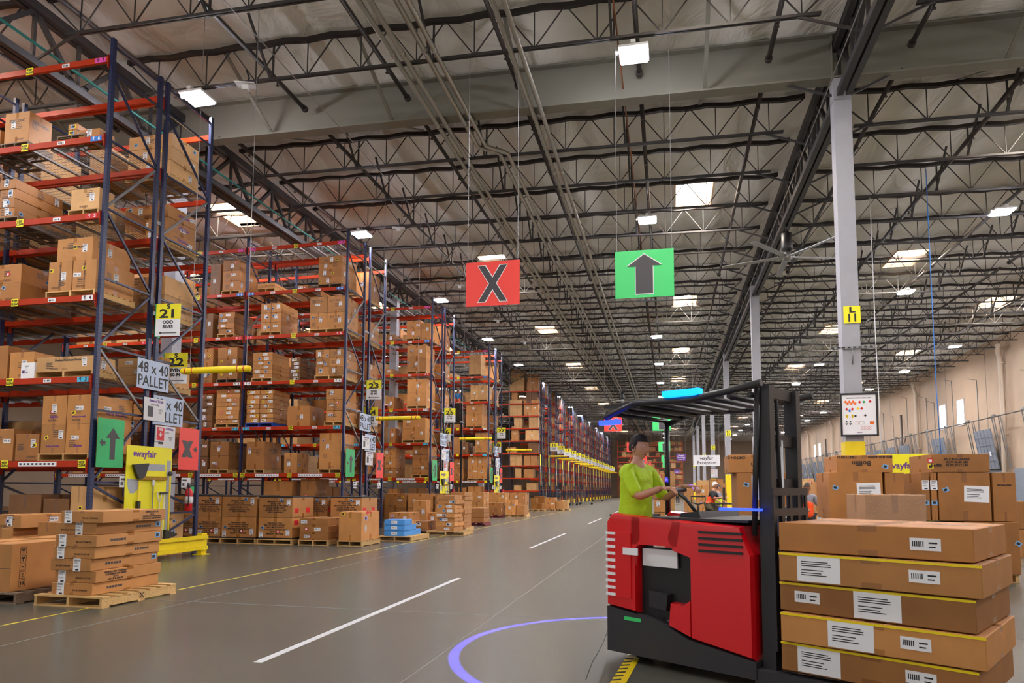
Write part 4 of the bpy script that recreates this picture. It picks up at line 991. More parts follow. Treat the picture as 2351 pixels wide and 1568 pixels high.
# cartons on the first far rack, one by one
S5=[(8,1167,1203,850,2,2),(8,1210,1236,860,1,1),(7,1208,1233,894,1,2,3),(7,1174,1188,900,1,1),(6,1167,1198,919,4,3),(6,1203,1236,919,1,2),(5,1214,1236,948,4,2),(5,1180,1198,956,3,3),
 (4,1174,1190,979,1,1),(4,1206,1236,988,1,1),(3,1165,1185,1027,1,1),(3,1213,1236,1017,1,2,3),(2,1171,1198,1039,3,2),(2,1203,1234,1046,1,2),(1,1203,1225,1077,1,1),(1,1183,1197,1075,2,1),(0,1209,1232,1109,1,1),(0,1180,1197,1114,1,1)]
for q in S5:
    l,a,b,yt,rows,cols=q[:6]; Y=57.8; rr=random.Random(a); mi=q[6] if len(q)>6 else rr.choice((0,2,2))
    x0=at(a,1000,Y).x; x1=min(at(b,1000,Y).x,RX-.1); zt=at(a,yt,Y).z; z0=SLV[l]+.046
    if rows*cols>6:     # small boxes a few pixels each
        rows=max(1,rows//2)
    cs,P=stack(x0,x1,Y,.85,z0,max(zt,z0+.3),rows,cols,mi,None,0,.01,'yellow',rr,labels=False)
    for ci,(cx,col) in enumerate(cs):
        for ri,o in enumerate(col):
            o['label']='far %s carton, %s %s stack from aisle, shelf %s of high shelving'%(COLN[mi],'top of' if ri==len(col)-1 else 'low in',ORD[ci+(0 if a>1199 else 3)],['one','two','three','four','five','six','seven','eight','nine'][l]); o['group']='cartons on the high shelving, shelf %d'%l
        if col: 
            bb=col[-1].bound_box; put('shipping_label',lab('wide'),col[-1],(0,min(v[1] for v in bb)-.003,max(v[2] for v in bb)*.5))
# everything further away or deep inside the racks: one countless mass
rd=random.Random(11); mb=MB()
def fill(x0,x1,y0,y1,z,hmax,n=3):
    x=x1
    while x>x0+.3:
        w=rd.uniform(.45,1.15)
        if x-w<x0: break
        if rd.random()<.85:
            k=rd.choice((1,2,2,3,4)); h=hmax*rd.uniform(.45,.95)/k; m=rd.choice((0,0,1,2,2)); yy=y0+rd.uniform(0,.12)
            for q in range(k): mb.box(x-w+.01+rd.uniform(0,.02),x-.01-rd.uniform(0,.02),yy,y1-rd.uniform(0,.15),z+h*q,z+h*(q+1)-.006,m)
        x-=w+rd.uniform(.02,.2)
for num,yf,d1,yr,d2,nb in RK:
    for l in range(1,7): fill(XR_-3.9*nb+.1,XR_-1.55,yr+.12,yr+d2-.15,deck(l)+.01,1.25)
    for l in range(1,7): fill(XR_-3.9*nb+.1,XR_-(3.9 if num==21 else 6.9),yf+.1,yf+d1-.15,deck(l)+.01,1.25)
for k in range(18):
    y=57.7+4.2*k
    for z in [.0]+SLV:
        for (a,b) in ((.05,1.0),(1.3,2.25)):
            if k==0 and a<1: continue
            if rd.random()<.92: fill(RX-(2.4 if a>1 and k==0 else 1.0),RX-.08,y+a,y+b,z+.05,.95 if z<9.5 else 1.3)
for y in range(8):    # racks closing the view at the far end of the building
    for z in [0]+SLV: fill(-9.5,2.6,134+y*0+.0,135,z+.05,.95); 
    break
fb=MB()
for z in SLV: fb.box(-9.6,2.7,133.9,133.97,z-.06,z+.06)
for x in range(6): fb.box(-9.6+2.4*x-.05,-9.6+2.4*x+.05,133.85,133.95,0,11)
t=put('shelving_rack',fb.mesh('shelving_rack',[M['beam']])); tag(t,'red shelving rack across the far end of the lane','shelving rack')
tag(put('distant_cartons',mb.mesh('distant_cartons',M['card'])),'countless tan and brown cartons deep in the racks and along the far row','cartons','cartons far off and deep in the racks','stuff')
# hand trucks and platform carts before the far row
ht=MB()
for s_ in (-.2,.2): ht.tube([(s_,0,.1),(s_,.05,1.35),(s_*.6,.12,1.5)],.016,6)
ht.tube([(-.12,.12,1.5),(.12,.12,1.5)],.016,6)
for z in (.35,.65,.95,1.2): ht.tube([(-.2,.02,z),(.2,.02,z)],.012,6)
htf=ht.mesh('frame',M['galv']); htp=MB().box(-.22,.22,-.28,.0,.03,.05).mesh('toe_plate',M['galv']); htw=MB().lathe([(.02,-.02),(.12,-.02),(.12,.02),(.02,.02)],12,c=(0,.08,.12),axis='x').mesh('wheel',M['rubber'])
pcf=MB().box(-.75,.75,-.4,.4,.2,.24).mesh('platform',M['grey']); pch=MB()
pch.tube([(-.74,-.35,.24),(-.8,-.35,.95),(-.8,.35,.95),(-.74,.35,.24)],.018,6).tube([(-.77,-.35,.6),(-.77,.35,.6)],.014,6); pch=pch.mesh('handle',mat('orange_tube',srgb(210,90,40),.4))
pw=MB().lathe([(.02,-.025),(.1,-.025),(.1,.025),(.02,.025)],12,axis='y').mesh('wheel',M['rubber'])
for k,(px_,yy) in enumerate(((1250,56.6),(1283,60.5),(1303,65.),(1321,70),(1330,74.),(1340,80))):
    x=at(px_,1120,yy).x; t=thing('hand_truck','silver hand truck standing before the far row, %s from the racks'%ORD[k],'hand truck',(x,yy,0),R(40)*((k%2)*2-1),'hand trucks before the far row')
    put('frame',htf,t); put('toe_plate',htp,t)
    for s_ in (-.26,.26): put('wheel',htw,t,(s_,0,0))
for k,(px_,pyb) in enumerate(((1310,1160),(1345,1158),(1372,1151),(1352,1147))):
    p=atz(px_,pyb); t=thing('platform_cart','low platform cart with orange handle, %s along the far row'%ORD[k],'cart',(p.x,p.y,0),R(8),'platform carts before the far row')
    put('platform',pcf,t); put('handle',pch,t)
    for a in (-.6,.6):
        for b in (-.32,.32): put('wheel',pw,t,(a,b,.1))

# ---------------------------------------------------------------- right wall: windows, downspouts, dock doors
wf=MB().box(-.06,0,-.62,-.56,-.95,.95).box(-.06,0,.56,.62,-.95,.95).box(-.06,0,-.62,.62,.89,.95).box(-.06,0,-.62,.62,-.95,-.89).box(-.05,0,-.02,.02,-.9,.9).box(-.05,0,-.56,.56,-.02,.02).mesh('window_frame',M['white'])
wp=MB().box(-.02,-.005,-.56,.56,-.89,.89).mesh('window_pane',M['sky2'])
for k,y in enumerate((56.3,59.7,105.,108.3,153-10)):
    o=struct('window_%d'%(60+k),wp,'narrow bright window high in the cream wall',(20.99,y,7.25)); put('window_frame',wf,o,(-.005,0,0))
for k in range(6):
    y=49.25+15.6*k
    o=put('downspout',MB().tube([(20.2,y-1.0,10.6),(20.5,y-.3,10.3),(20.72,y,9.9),(20.72,y,6.0),(20.55,y,0)],.15,12).tube([(20.78,y,9.6),(20.78,y,9.7)],.17,12).tube([(20.78,y,5),(20.78,y,5.1)],.17,12).mesh('downspout',M['pale_pipe'])); tag(o,'cream painted downspout on the wall, %s from the camera'%ORD[k],'pipe')
for k,(y,z0,z1) in enumerate(((68.75,1,8.4),(99.95,1,8.4))):
    o=put('fire_riser',MB().tube([(20.7,y,0),(20.7,y,z1)],.1,8).bar((20.7,y,6.2),(20.7,y-1.1,6.2),.06,.06).bar((20.7,y,5.2),(20.7,y-1.0,6.2),.05,.05).bar((20.7,y-1.05,5.0),(20.7,y-1.05,6.4),.05,.05).mesh('fire_riser',M['trimd'])); tag(o,'black riser pipe with bracket on the cream wall, %s of two'%ORD[k],'pipe')
for k,y in enumerate((46.,53.5,57.8,61.5,63.2,68,72,75,80,88)):
    o=put('wall_conduit',MB().tube([(20.97,y,0),(20.97,y,8.6+(k%3)*.6),(20.97,y+1.4,8.9+(k%3)*.6)],.025,6).mesh('wall_conduit',M['galv'])); tag(o,'thin grey conduit up the cream wall, %s along'%ORD[k],'conduit','thin conduits on the cream wall')
dp=MB().box(-.03,.03,-1.25,1.25,0,2.6)
for q in range(5): dp.box(-.06,-.03,-1.25,1.25,.0+.52*q+.0,.06+.52*q)
for q in range(6): dp.box(-.055,-.03,-1.25+.49*q,-1.2+.49*q,0,2.6)
dpm=dp.mesh('door_panel',M['doorg'])
tr=MB()
for s_ in (-.14,.14): tr.bar((0,s_,0),(-.5,s_,3.3),.05,.05)
for q in range(8): tr.bar((-.06*q-.03,-.14,.2+.4*q),(-.06*q-.03,.14,.2+.4*q),.03,.03)
trm=tr.mesh('track',M['galv']); lowm=MB().box(-.05,.0,-1.25,1.25,0,2.9).mesh('lower_door',M['doorg'])
wl=MB().box(-.07,-.05,-.1,.1,-.14,.14).mesh('notice',M['white'])
for k in range(20):
    y=43.4+3.9*k
    o=thing('dock_door','grey sectional dock door on tilted tracks, %s along the cream wall'%ORD[k],'dock door',(20.9,y,0),0,'dock doors along the cream wall')
    put('lower_door',lowm,o)
    for s_ in (-1.5,1.5): put('track',trm,o,(-.1,s_,2.9))
    if k%2==0 or k>6:
        p=put('door_panel',dpm,o,(-.25,0,2.95),(0,R(-9),0)); put('notice',wl,p,(0,-.6,1.0)); 
    put('counterweight_bar',MB().tube([(-.55,-1.95,6.25),(-.55,1.95,6.25)],.04,6).mesh('counterweight_bar',M['trimd']),o); put('spring_drum',MB().lathe([(.05,-.1),(.13,-.1),(.13,.1),(.05,.1)],10,c=(-.55,-1.5,6.3),axis='y').mesh('spring_drum',M['galv']),o)

# ---------------------------------------------------------------- signs and gear down the lane on the column line
def poster(x,y,z,s,lbl):
    t=thing('hazard_poster',lbl,'poster',(x,y,z)); t.scale=(s,s,s)
    put('frame',MB().box(-.4,.4,-.02,.02,-.5,-.46).box(-.4,.4,-.02,.02,.46,.5).box(-.4,-.36,-.02,.02,-.46,.46).box(.36,.4,-.02,.02,-.46,.46).mesh('frame',M['black']),t)
    put('sheet',MB().box(-.36,.36,-.008,.0,-.46,.46).mesh('sheet',M['white']),t)
    or_=M.setdefault('hz_orange',mat('hazard_orange',srgb(235,110,30),.5))
    d=MB(); ms=[or_,M['red'],M['green'],M['yellow'],M['blue'],M['ink'],M['white']]
    def dia(cx,cz,r,m): d.prism([(cx-r,cz),(cx,cz-r),(cx+r,cz),(cx,cz+r)],-.012,-.008,m)
    for q in range(3): dia(-.28+.08*q,.3,.036,0); dia(-.24+.08*q,.255,.036,0)
    dia(.02,.29,.034,1); dia(.11,.29,.034,2); dia(.24,.3,.034,1); dia(-.26,.13,.034,1); dia(-.2,.09,.034,4); dia(-.14,.13,.034,1); dia(-.02,.14,.034,3); dia(.06,.14,.034,1)
    for q in range(4): dia(-.26+.06*(q%2)*2,-.02-.03*(q//2),.03,3)
    dia(-.08,-.03,.03,5); dia(.02,-.02,.03,6); dia(.13,-.02,.03,5)
    for q in (-.27,-.19): d.prism([(q-.03,-.18),(q+.03,-.18),(q,-.14)],-.012,-.008,5); d.prism([(q-.03,-.2),(q,-.24),(q+.03,-.2)],-.012,-.008,5)
    d.box(.22,.31,-.012,-.008,-.22,-.16,0); d.box(-.08,-.02,-.011,-.008,-.22,-.16,1); d.box(-.075,-.025,-.0125,-.011,-.215,-.165,6); d.box(.0,.1,-.011,-.008,-.22,-.16,5); d.box(.004,.096,-.0125,-.011,-.216,-.164,6)
    for q in range(4):
        for r_ in range(2): dia(.06+.055*q,-.28-.05*r_,.024,1); 
    for q in range(4):
        for r_ in range(2): d.prism([(.06+.055*q-.018,-.28-.05*r_),(.06+.055*q,-.298-.05*r_),(.06+.055*q+.018,-.28-.05*r_),(.06+.055*q,-.262-.05*r_)],-.0135,-.012,6)
    put('print',d.mesh('print',ms),t)
    text('DANGEROUS GOODS MARKS & LABELS',.03,(0,-.01,.385),t,bold=.001); text('wayfair',.04,(.0,-.01,-.41),t,m=M['purple']); 
    return t
poster(3.98,15.92,3.12,.93,'framed white poster of dangerous goods diamonds on the near column')
poster(3.95,64.45,3.0,.85,'framed white poster of dangerous goods diamonds on a far column')
def hsign(x,y,z,w,h,m,body,size,lbl,ink='white',top=11.0):
    y=sy(y); top=10.92-.022*x
    o=panel('hanging_sign',lbl,'sign',w,h,M[m],(x,y,z),0); text(body,size,(0,-.006,0),o,m=M[ink],bold=.004)
    cm=chain(h/2,top-z)
    for q in (-w*.45,w*.45): put('chain',cm,o,(q,0,0))
p=at(1564,1050,62); hsign(p.x,62,p.z,.8,.6,'purple','Wayfair\nReceiving\nZone C',.17,'purple hanging sign reading Receiving Zone C')
p=at(1554,1083,85); hsign(p.x,85,p.z,.6,.45,'purple','Zone\nReceiving',.12,'small purple hanging sign beyond the Zone C sign')
p=at(1624,1056,52); o=panel('exception_banner','large white banner reading Exception between the columns','banner',1.9,.8,M['white'],(p.x,sy(52),p.z),0); text('wayfair\nException',.34,(0,-.006,0),o,bold=.003)
cm=chain(.4,10.85-p.z)
for q in (-.9,.9): put('chain',cm,o,(q,0,0))
p=at(1744,1020,30); o=panel('colour_key_sign','tall white sign with a column of coloured dots','sign',.62,.95,M['white'],(3.95,32.13,p.z),0)
for q,c in enumerate(('green','blue','pink','red','yellow','rsign','charcoal')): put('dot_print',MB().lathe([(.04,-.01),(.04,-.002)],10,c=(-.22,0,.36-.12*q),axis='y').mesh('dot_print',M[c]),o)
# ceiling fans
def fan(x,y,z,lbl,r=2.1):
    t=thing('ceiling_fan',lbl,'ceiling fan',(x,y,z))
    put('motor',MB().lathe([(.05,.9),(.08,.85),(.17,.8),(.19,.3),(.17,.25),(.1,.2)],16).mesh('motor',M['black']),t)
    put('hub',MB().lathe([(.02,-.12),(.1,-.1),(.16,0),(.14,.1),(.1,.2)],16).mesh('hub',M['galv']),t)
    put('drop_rod',MB().tube([(0,0,.9),(0,0,1.15)],.04,8).mesh('drop_rod',M['black']),t)
    for k in range(5):
        b=put('blade',MB().box(.14,r,-.09,.09,-.01,.012).mesh('blade',M['galv']),t,(0,0,.02),(R(8),0,2*math.pi*k/5+.3))
fan(3.9,23.6,9.15,'large ceiling fan under the middle truss, first from the camera')
fan(-3.9,60.5,9.2,'large ceiling fan over the lane far beyond the red X sign',1.6)
# dangling lines by the column
o=put('hose_line',MB().tube([at(2143,760,22)+Vector((0,0,4.9)),at(2143,760,22),at(2150,900,22),at(2163,1075,22)],.012,6).mesh('hose_line',mat('blue_hose',srgb(40,120,210),.4))); tag(o,'thin blue air hose hanging beside the column','hose')
o=put('drop_conduit',MB().tube([at(2010,774,24)+Vector((0,0,4.9)),at(2010,774,24),at(2017,900,24),at(2026,1075,24)],.014,6).mesh('drop_conduit',M['white'])); tag(o,'thin white drop cable hanging beside the column','cable')

for k,(px_,py_) in enumerate(((565,195),(915,523),(1055,655),(1143,735),(1205,785))):
    p=atz(px_,py_,10.75); o=thing('wireless_antenna','white square wireless antenna panel under the joists, %s from camera'%ORD[k],'antenna',tuple(p),R(20),'antenna panels')
    put('panel',MB().box(-.22,.22,-.2,.2,-.01,.01).mesh('panel',M['white']),o,(0,0,0),(R(12),0,0)); put('camera_box',MB().box(-.07,.07,-.1,.05,-.16,-.02).mesh('camera_box',M['white']),o); put('cable',MB().tube([(0,0,0),(.05,.05,.2),(0,.0,.35)],.02,6).mesh('cable',M['black']),o)

# ---------------------------------------------------------------- big cartons on the right beyond the truck
GR='large cartons on pallets by the column'
def rstack(pa,pb,yt,z0,Y,dep,mi,label,labs=(),prints=()):
    a=at(pa,yt,Y).x; b=at(pb,yt,Y).x; zt=at((pa+pb)/2,yt,Y).z
    o=carton((a+b)/2,Y+dep/2,z0,b-a-.01,dep,zt-z0-.004,mi,0,labs); o['label']=label; o['group']=GR
    w=(round(b-a-.01,2))/2; d=round(dep,2)/2
    for (T,sz,u,v,fl) in prints: text(T,sz,(u,-d-.003,v),o,rot=(HP,math.pi if fl else 0,0),bold=.002)
    return o,w,d,zt
Y=13.0
P_=[]
M['pr']=M['charcoal']
for nm,pa,pb in (('the twin stack with the poster column above',1903,2075),('the widest stack beside the yellow board',2112,2331),('the stack behind the truck mast',1690,1832)):
    a=at(pa,1200,Y).x; b=at(pb,1200,Y).x; w_=(b-a)
    P=pallet((a+b)/2,Y+.56,0,w_+.03,1.15,'wood'); P['label']='wooden pallet under '+nm; P['group']='pallets by the column'
HS=[(.0,0)]
rstack(1903,2026,1200,.14,Y,1.1,1,'large tan carton at the bottom of the stack under the upside-down top carton')
o,w,d,zt=rstack(1903,2026,1084,1.0,Y,1.1,1,'large taped carton with a white notice below the upside-down printed carton',[('bluest','f',-.33,.55,.3)])
put('shipping_label',lab('big'),o,(.2,-d-.002,.5),(0,-.03,0)).scale=(1.25,1,1.5)
rstack(2030,2076,1200,.14,Y,1.1,1,'narrow tall carton at the bottom beside the yellow board')
rstack(2030,2076,1084,1.0,Y,1.1,1,'narrow tall carton at the top beside the yellow board')
o,w,d,zt=rstack(1920,2049,1044,1.815,Y,1.0,1,'low wide carton printed Bolffin upside down, on top of the twin stack',[('bluest','f',.33,.1,.2)],[('Bolffin',.12,-.05,.16,True),('CARTON D',.06,-.28,.27,True),('SKU: BL01-A63255',.05,.25,.27,True)])
for i,(pa,pb,q) in enumerate(((2114,2133,'first'),(2135,2150,'second'))):
    rstack(pa,pb,1200,.14,Y,1.1,1,'%s narrow carton of the lower row left of the widest carton'%q); rstack(pa,pb,1084,1.0,Y,1.1,1,'%s narrow carton of the upper row with labels, beside the widest carton'%q,[('ship','f',0,.6),('bluest','f',0,.3)])
o,w,d,zt=rstack(2152,2273,1084,1.0,Y,1.1,1,'widest upper carton with a large white notice and taped seam',[('bluest','f',-.28,.52,-.4)])
put('shipping_label',lab('big'),o,(.18,-d-.002,.45),(0,.04,0)).scale=(1.25,1,1.5)
o,w,d,zt=rstack(2213,2340,1198,.14,Y-.05,1.1,1,'low carton at the right pallet edge with a white notice',[('bluest','f',.38,.5,.6)]); put('shipping_label',lab('big'),o,(-.02,-d-.002,.42)).scale=(1.1,1,1.2)
rstack(2154,2211,1200,.14,Y,1.1,1,'plain carton at the bottom under the widest upper carton')
rstack(2277,2331,1084,1.0,Y,1.1,1,'tall carton at the end of the widest stack, printed sideways',(),[('SKU: BL01-A63255',.026,0,.6,False)])
o,w,d,zt=rstack(2136,2272,1042,1.815,Y,1.1,1,'low wide carton with red and yellow sticker on top of the widest stack',[('red','f',-.45,.2),('yellow','f',-.45,.1)],[('SKU: BL01-A63255\nG.W: 36.40 LBS\nN.W: 29.12 LBS',.05,-.05,.17,False),('Bolffin',.07,-.36,.12,False)])
rstack(1690,1832,1200,.14,Y,1.1,1,'large carton at the bottom of the stack behind the truck mast')
o,w,d,zt=rstack(1690,1832,1085,1.0,Y,1.1,1,'large carton with blue sticker in the stack behind the truck mast',[('bluest','f',-.35,.6,.3)]); put('shipping_label',lab('big'),o,(.1,-d-.002,.35)).scale=(1.25,1,1.3)
rstack(1672,1790,1044,1.815,Y,1.0,1,'low wide carton printed CARTON D on top, behind the truck mast',(),[('Bolffin',.12,.1,.14,True),('CARTON D',.06,-.3,.27,True)])
# stretch-wrapped carton
P=pallet(at(2054,1200,11).x,11.55,0,1.05,1.05,'wood'); P['label']='wooden pallet under the stretch-wrapped carton'
o,w,d,zt=rstack(1984,2125,1135,.14,11.,1.05,0,'stretch-wrapped carton standing before the two tall stacks by the column')
def film():
    m,nt,b=newmat('stretch_film'); b.inputs['Base Color'].default_value=(.75,.72,.68,1); b.inputs['Roughness'].default_value=.15; b.inputs['Alpha'].default_value=.16
    n=nt.nodes.new('ShaderNodeTexNoise'); n.inputs['Scale'].default_value=14; n.inputs['Distortion'].default_value=3; bp=nt.nodes.new('ShaderNodeBump'); bp.inputs['Strength'].default_value=.8; bp.inputs['Distance'].default_value=.05
    nt.links.new(n.outputs[0],bp.inputs['Height']); nt.links.new(bp.outputs[0],b.inputs['Normal']); return m
M['film']=film()
put('stretch_film',MB().box(-w-.006,w+.006,-d-.006,d+.006,.01,zt-.14+.004).mesh('stretch_film',M['film']),o)
# tool board far behind on the right
t=panel('tool_board','yellow tool board between the two tall carton stacks','tool board',1.1,2.35,M['lime'],(at(2076,1100,17.5).x,17.5,1.175),0,t=.012)
text('wayfair',.2,(-.02,-.009,.9),t,m=M['purple'],bold=.004); put('grey_silhouette',MB().box(-.35,.4,-.01,-.006,.45,.6).mesh('grey_silhouette',M['galv']),t)

# clutter further down the column line
GC='cartons in the receiving area'
rr=random.Random(5)
def cl(px0,px1,yt,z0,Y,dep,mi,lbl,rows=1):
    a=at(px0,yt,Y).x; b=at(px1,yt,Y).x; zt=at(px0,yt,Y).z; h=(zt-z0)/rows
    for k in range(rows):
        o=carton((a+b)/2+rr.uniform(-.02,.02),Y+dep/2,z0+h*k,b-a-.02,dep,h-.01,mi,rr.uniform(-.02,.02),rlabels(b-a,dep,h,rr)); o['label']=lbl if rows==1 else lbl+', %s'%(POSW[k] if k<rows-1 else 'top of pile'); o['group']=GC
cl(1500,1527,1086,.0,22,1.1,0,'tan carton in the near column of the pile before the receiving area',5)
cl(1529,1551,1086,.0,22.3,1.1,2,'pale carton in the far column of the pile before the receiving area',5)
cl(1578,1594,1122,.0,30,.9,0,'tan carton in the tall pile beside the pallet jack',3)
cl(1597,1627,1114,.0,34,.9,0,'long carton in the pile behind the man in orange',3)
cl(1600,1628,1102,.0,40,1,2,'pale carton in the back pile below the banner',4)
cl(1630,1660,1100,.0,38,1,1,'brown carton in the back pile beside the column',4)
cl(1655,1668,1110,.0,36,1,0,'tan carton in the narrow pile behind the desk',4)
cl(1570,1590,1112,.0,50,1,0,'small tan carton in the far pile along the columns',3)
cl(1850,1868,1098,.0,24,1,2,'pale carton in the pile behind the woman in orange',5)
cl(1870,1888,1105,.0,22,1,0,'tan carton in the short pile behind the woman in orange',4)
cl(2338,2375,1150,.0,18,1,1,'carton at the far edge behind the widest stack',2)
t=thing('work_desk','dark work desk with computer screen beside the man in orange','desk',(at(1672,1150,25.5).x,25.5,0))
put('desk_top',MB().box(-.55,.6,-.4,.4,1.0,1.04).mesh('desk_top',M['black']),t)
for a in (-.5,.55):
    for b in (-.35,.35): put('leg',MB().box(a-.02,a+.02,b-.02,b+.02,0,1.0).mesh('leg',M['black']),t)
o=thing('computer_screen','black computer screen standing on the work desk','monitor',(at(1662,1120,25.6).x,25.6,1.04)); put('screen',MB().box(-.03,.02,-.25,.25,.12,.55).mesh('screen',M['black']),o); put('stand',MB().box(-.04,.04,-.1,.1,0,.02).box(-.01,.01,-.02,.02,0,.15).mesh('stand',M['black']),o)
o=thing('pallet_jack','black pallet jack with loop handle standing before the receiving piles','pallet jack',(at(1603,1150,20).x,20,0))
put('handle',MB().tube([(0,0,.2),(0,-.02,1.0),(-.0,-.02,1.1)],.03,8).tube([(0,-.02,1.1),(-.18,-.02,1.15),(-.2,-.02,1.32),(.2,-.02,1.32),(.18,-.02,1.15),(0,-.02,1.1)],.02,8).mesh('handle',M['black']),o)
put('pump',MB().lathe([(.02,0),(.1,.02),(.1,.3),(.05,.35)],12).mesh('pump',M['black']),o)
for s_ in (-.2,.2): put('fork',MB().box(s_-.08,s_+.08,.1,1.25,.05,.1).mesh('fork',M['black']),o)
o=thing('order_picker','dark order picker mast raised in the aisle behind sign twenty-five','lift truck',(at(1046,950,36.5).x,36.5,0))
for s_ in (-.35,.35): put('mast_rail',MB().box(s_-.05,s_+.05,-.05,.05,0,7.6).mesh('mast_rail',M['black']),o)
put('platform',MB().box(-.55,.55,-.9,-.1,5.1,5.2).box(-.55,.55,-.95,-.9,5.1,6.1).mesh('platform',M['black']),o); put('base',MB().box(-.55,.55,-.9,.9,.08,.9).mesh('base',M['grey']),o)

# ---------------------------------------------------------------- people
SK=mat('skin_light',srgb(205,150,120),.5); SKB=mat('skin_brown',srgb(150,100,76),.5)
CL=dict(lime=mat('lime_shirt',srgb(190,225,20),.7,bump=.3,bscale=12),orange=mat('orange_vest',srgb(250,85,25),.65,bump=.25,bscale=14),blackc=mat('black_tee',srgb(30,30,34),.8,bump=.2,bscale=12),
    grey=mat('grey_tee',srgb(125,125,140),.8,bump=.2,bscale=12),camo=mat('camo_shorts',srgb(120,112,88),.8,var=.5,scale=14),navy=mat('dark_trousers',srgb(40,42,50),.8),stripe=mat('reflective_strip',srgb(200,215,120),.3),
    hair=mat('dark_hair',srgb(35,24,20),.7,bump=.5,bscale=60),capw=mat('white_cap',srgb(230,228,225),.7),shoe=mat('dark_shoe',srgb(35,32,32),.6),glove=mat('pink_glove',srgb(150,60,70),.7),blue=mat('blue_tee',srgb(40,110,170),.8))
def skinmesh(ch, sub=2):
    """chains of (x,y,z,r) joined where points coincide -> one evaluated smooth mesh"""
    vs=[];rs=[];es=[];ix={}
    for c in ch:
        prev=None
        for (x,y,z,r) in c:
            k=(round(x,3),round(y,3),round(z,3))
            if k not in ix: ix[k]=len(vs); vs.append((x,y,z)); rs.append(r)
            i=ix[k]
            if prev is not None and prev!=i: es.append((prev,i))
            prev=i
    me=bpy.data.meshes.new('sk'); me.from_pydata(vs,es,[]); o=bpy.data.objects.new('sk',me); COL.objects.link(o)
    m=o.modifiers.new('s','SKIN'); m.use_smooth_shade=True
    for i,d in enumerate(me.skin_vertices[0].data): 
        r=rs[i]; d.radius=(r if isinstance(r,(int,float)) else r[0], r if isinstance(r,(int,float)) else r[1]); d.use_root=(i==0)
    s=o.modifiers.new('u','SUBSURF'); s.levels=s.render_levels=sub
    ev=bpy.data.meshes.new_from_object(o.evaluated_get(bpy.context.evaluated_depsgraph_get()))
    V=[tuple(v.co) for v in ev.vertices]; F=[tuple(p.vertices) for p in ev.polygons]
    bpy.data.objects.remove(o); return V,F
def head_geo(c, yaw=0, pitch=0, s=1.0):
    V=[];F=[];n=28;mr=22
    Rm=Matrix.Rotation(yaw,3,'Z')@Matrix.Rotation(pitch,3,'X')
    G=lambda v,c0,w: math.exp(-((v-c0)/w)**2)
    for i in range(mr+1):
        th=math.pi*i/mr; z=math.cos(th)
        for k in range(n):
            ph=2*math.pi*k/n; x=math.sin(th)*math.cos(ph); y=math.sin(th)*math.sin(ph)
            X,Y_,Z=x*.074,y*.094,z*.118
            if z<0: X*=1-.3*z*z-.08*(-z); Y_*=1-.1*(-z) if y<0 else 1-.4*(-z)
            if y<0:
                nz=G(z,-.24,.13) if z<-.24 else G(z,-.24,.34)          # bridge runs up, underside is short
                Y_-=.026*nz*G(x,0,.17)
                Y_-=.006*G(z,-.56,.07)*G(x,0,.35)                       # lips
                Y_-=.010*G(z,-.84,.16)*G(x,0,.4)                        # chin
                Y_+=.009*(G(z,.14,.13)*(G(x,-.4,.2)+G(x,.4,.2)))        # eye sockets
                Y_-=.004*G(z,.36,.1)*G(x,0,.6)                          # brow
            V.append(tuple(Vector(c)+Rm@(Vector((X,Y_,Z))*s)))
    for i in range(mr):
        for k in range(n):
            a=i*n+k; b=i*n+(k+1)%n; F.append((a,a+n,b+n,b))
    for sx in (-1,1):                                                   # ears
        o=len(V); e=MB().lathe([(.004,-.005),(.026,-.004),(.03,.001),(.024,.006),(.012,.003),(.004,.002)],12,axis='x')
        V+= [tuple(Vector(c)+Rm@(Vector((sx*(.075+v[0]),v[1]*.7+.008+abs(v[0]),v[2]*1.15-.012))*s)) for v in e.v]; F+=[tuple(q+o for q in f) for f in e.f]
    return V,F,Rm
def hand_geo(w, d, up, side=1, curl=.5, s=1.0):
    """palm, four fingers, thumb; w wrist, d forward direction, up = back of the hand"""
    d=Vector(d).normalized(); up=Vector(up); up=(up-d*up.dot(d)).normalized(); sd=d.cross(up)*side; w=Vector(w); mb=MB()
    mb.bar(w-d*.01*s,w+d*.095*s,.082*s,.03*s,0,tuple(up))
    for k,(off,L) in enumerate(((-.031,.075),(-.010,.085),(.011,.08),(.031,.062))):
        a=w+d*.085*s+sd*off*s; c1=curl*(.5+.1*k); p1=a+(d*math.cos(c1*.6)-up*math.sin(c1*.6))*L*.45*s; p2=p1+(d*math.cos(c1*1.6)-up*math.sin(c1*1.6))*L*.32*s; p3=p2+(d*math.cos(c1*2.4)-up*math.sin(c1*2.4))*L*.25*s
        mb.tube([a,p1,p2,p3],[.0095*s,.009*s,.008*s,.006*s],8)
    a=w+d*.02*s-sd*.035*s; p1=a+(d*.6-sd*.7)*.04*s; p2=p1+(d*.85-sd*.25-up*.3)*.035*s; mb.tube([a,p1,p2],[.012*s,.0105*s,.008*s],8)
    return mb.v,mb.f
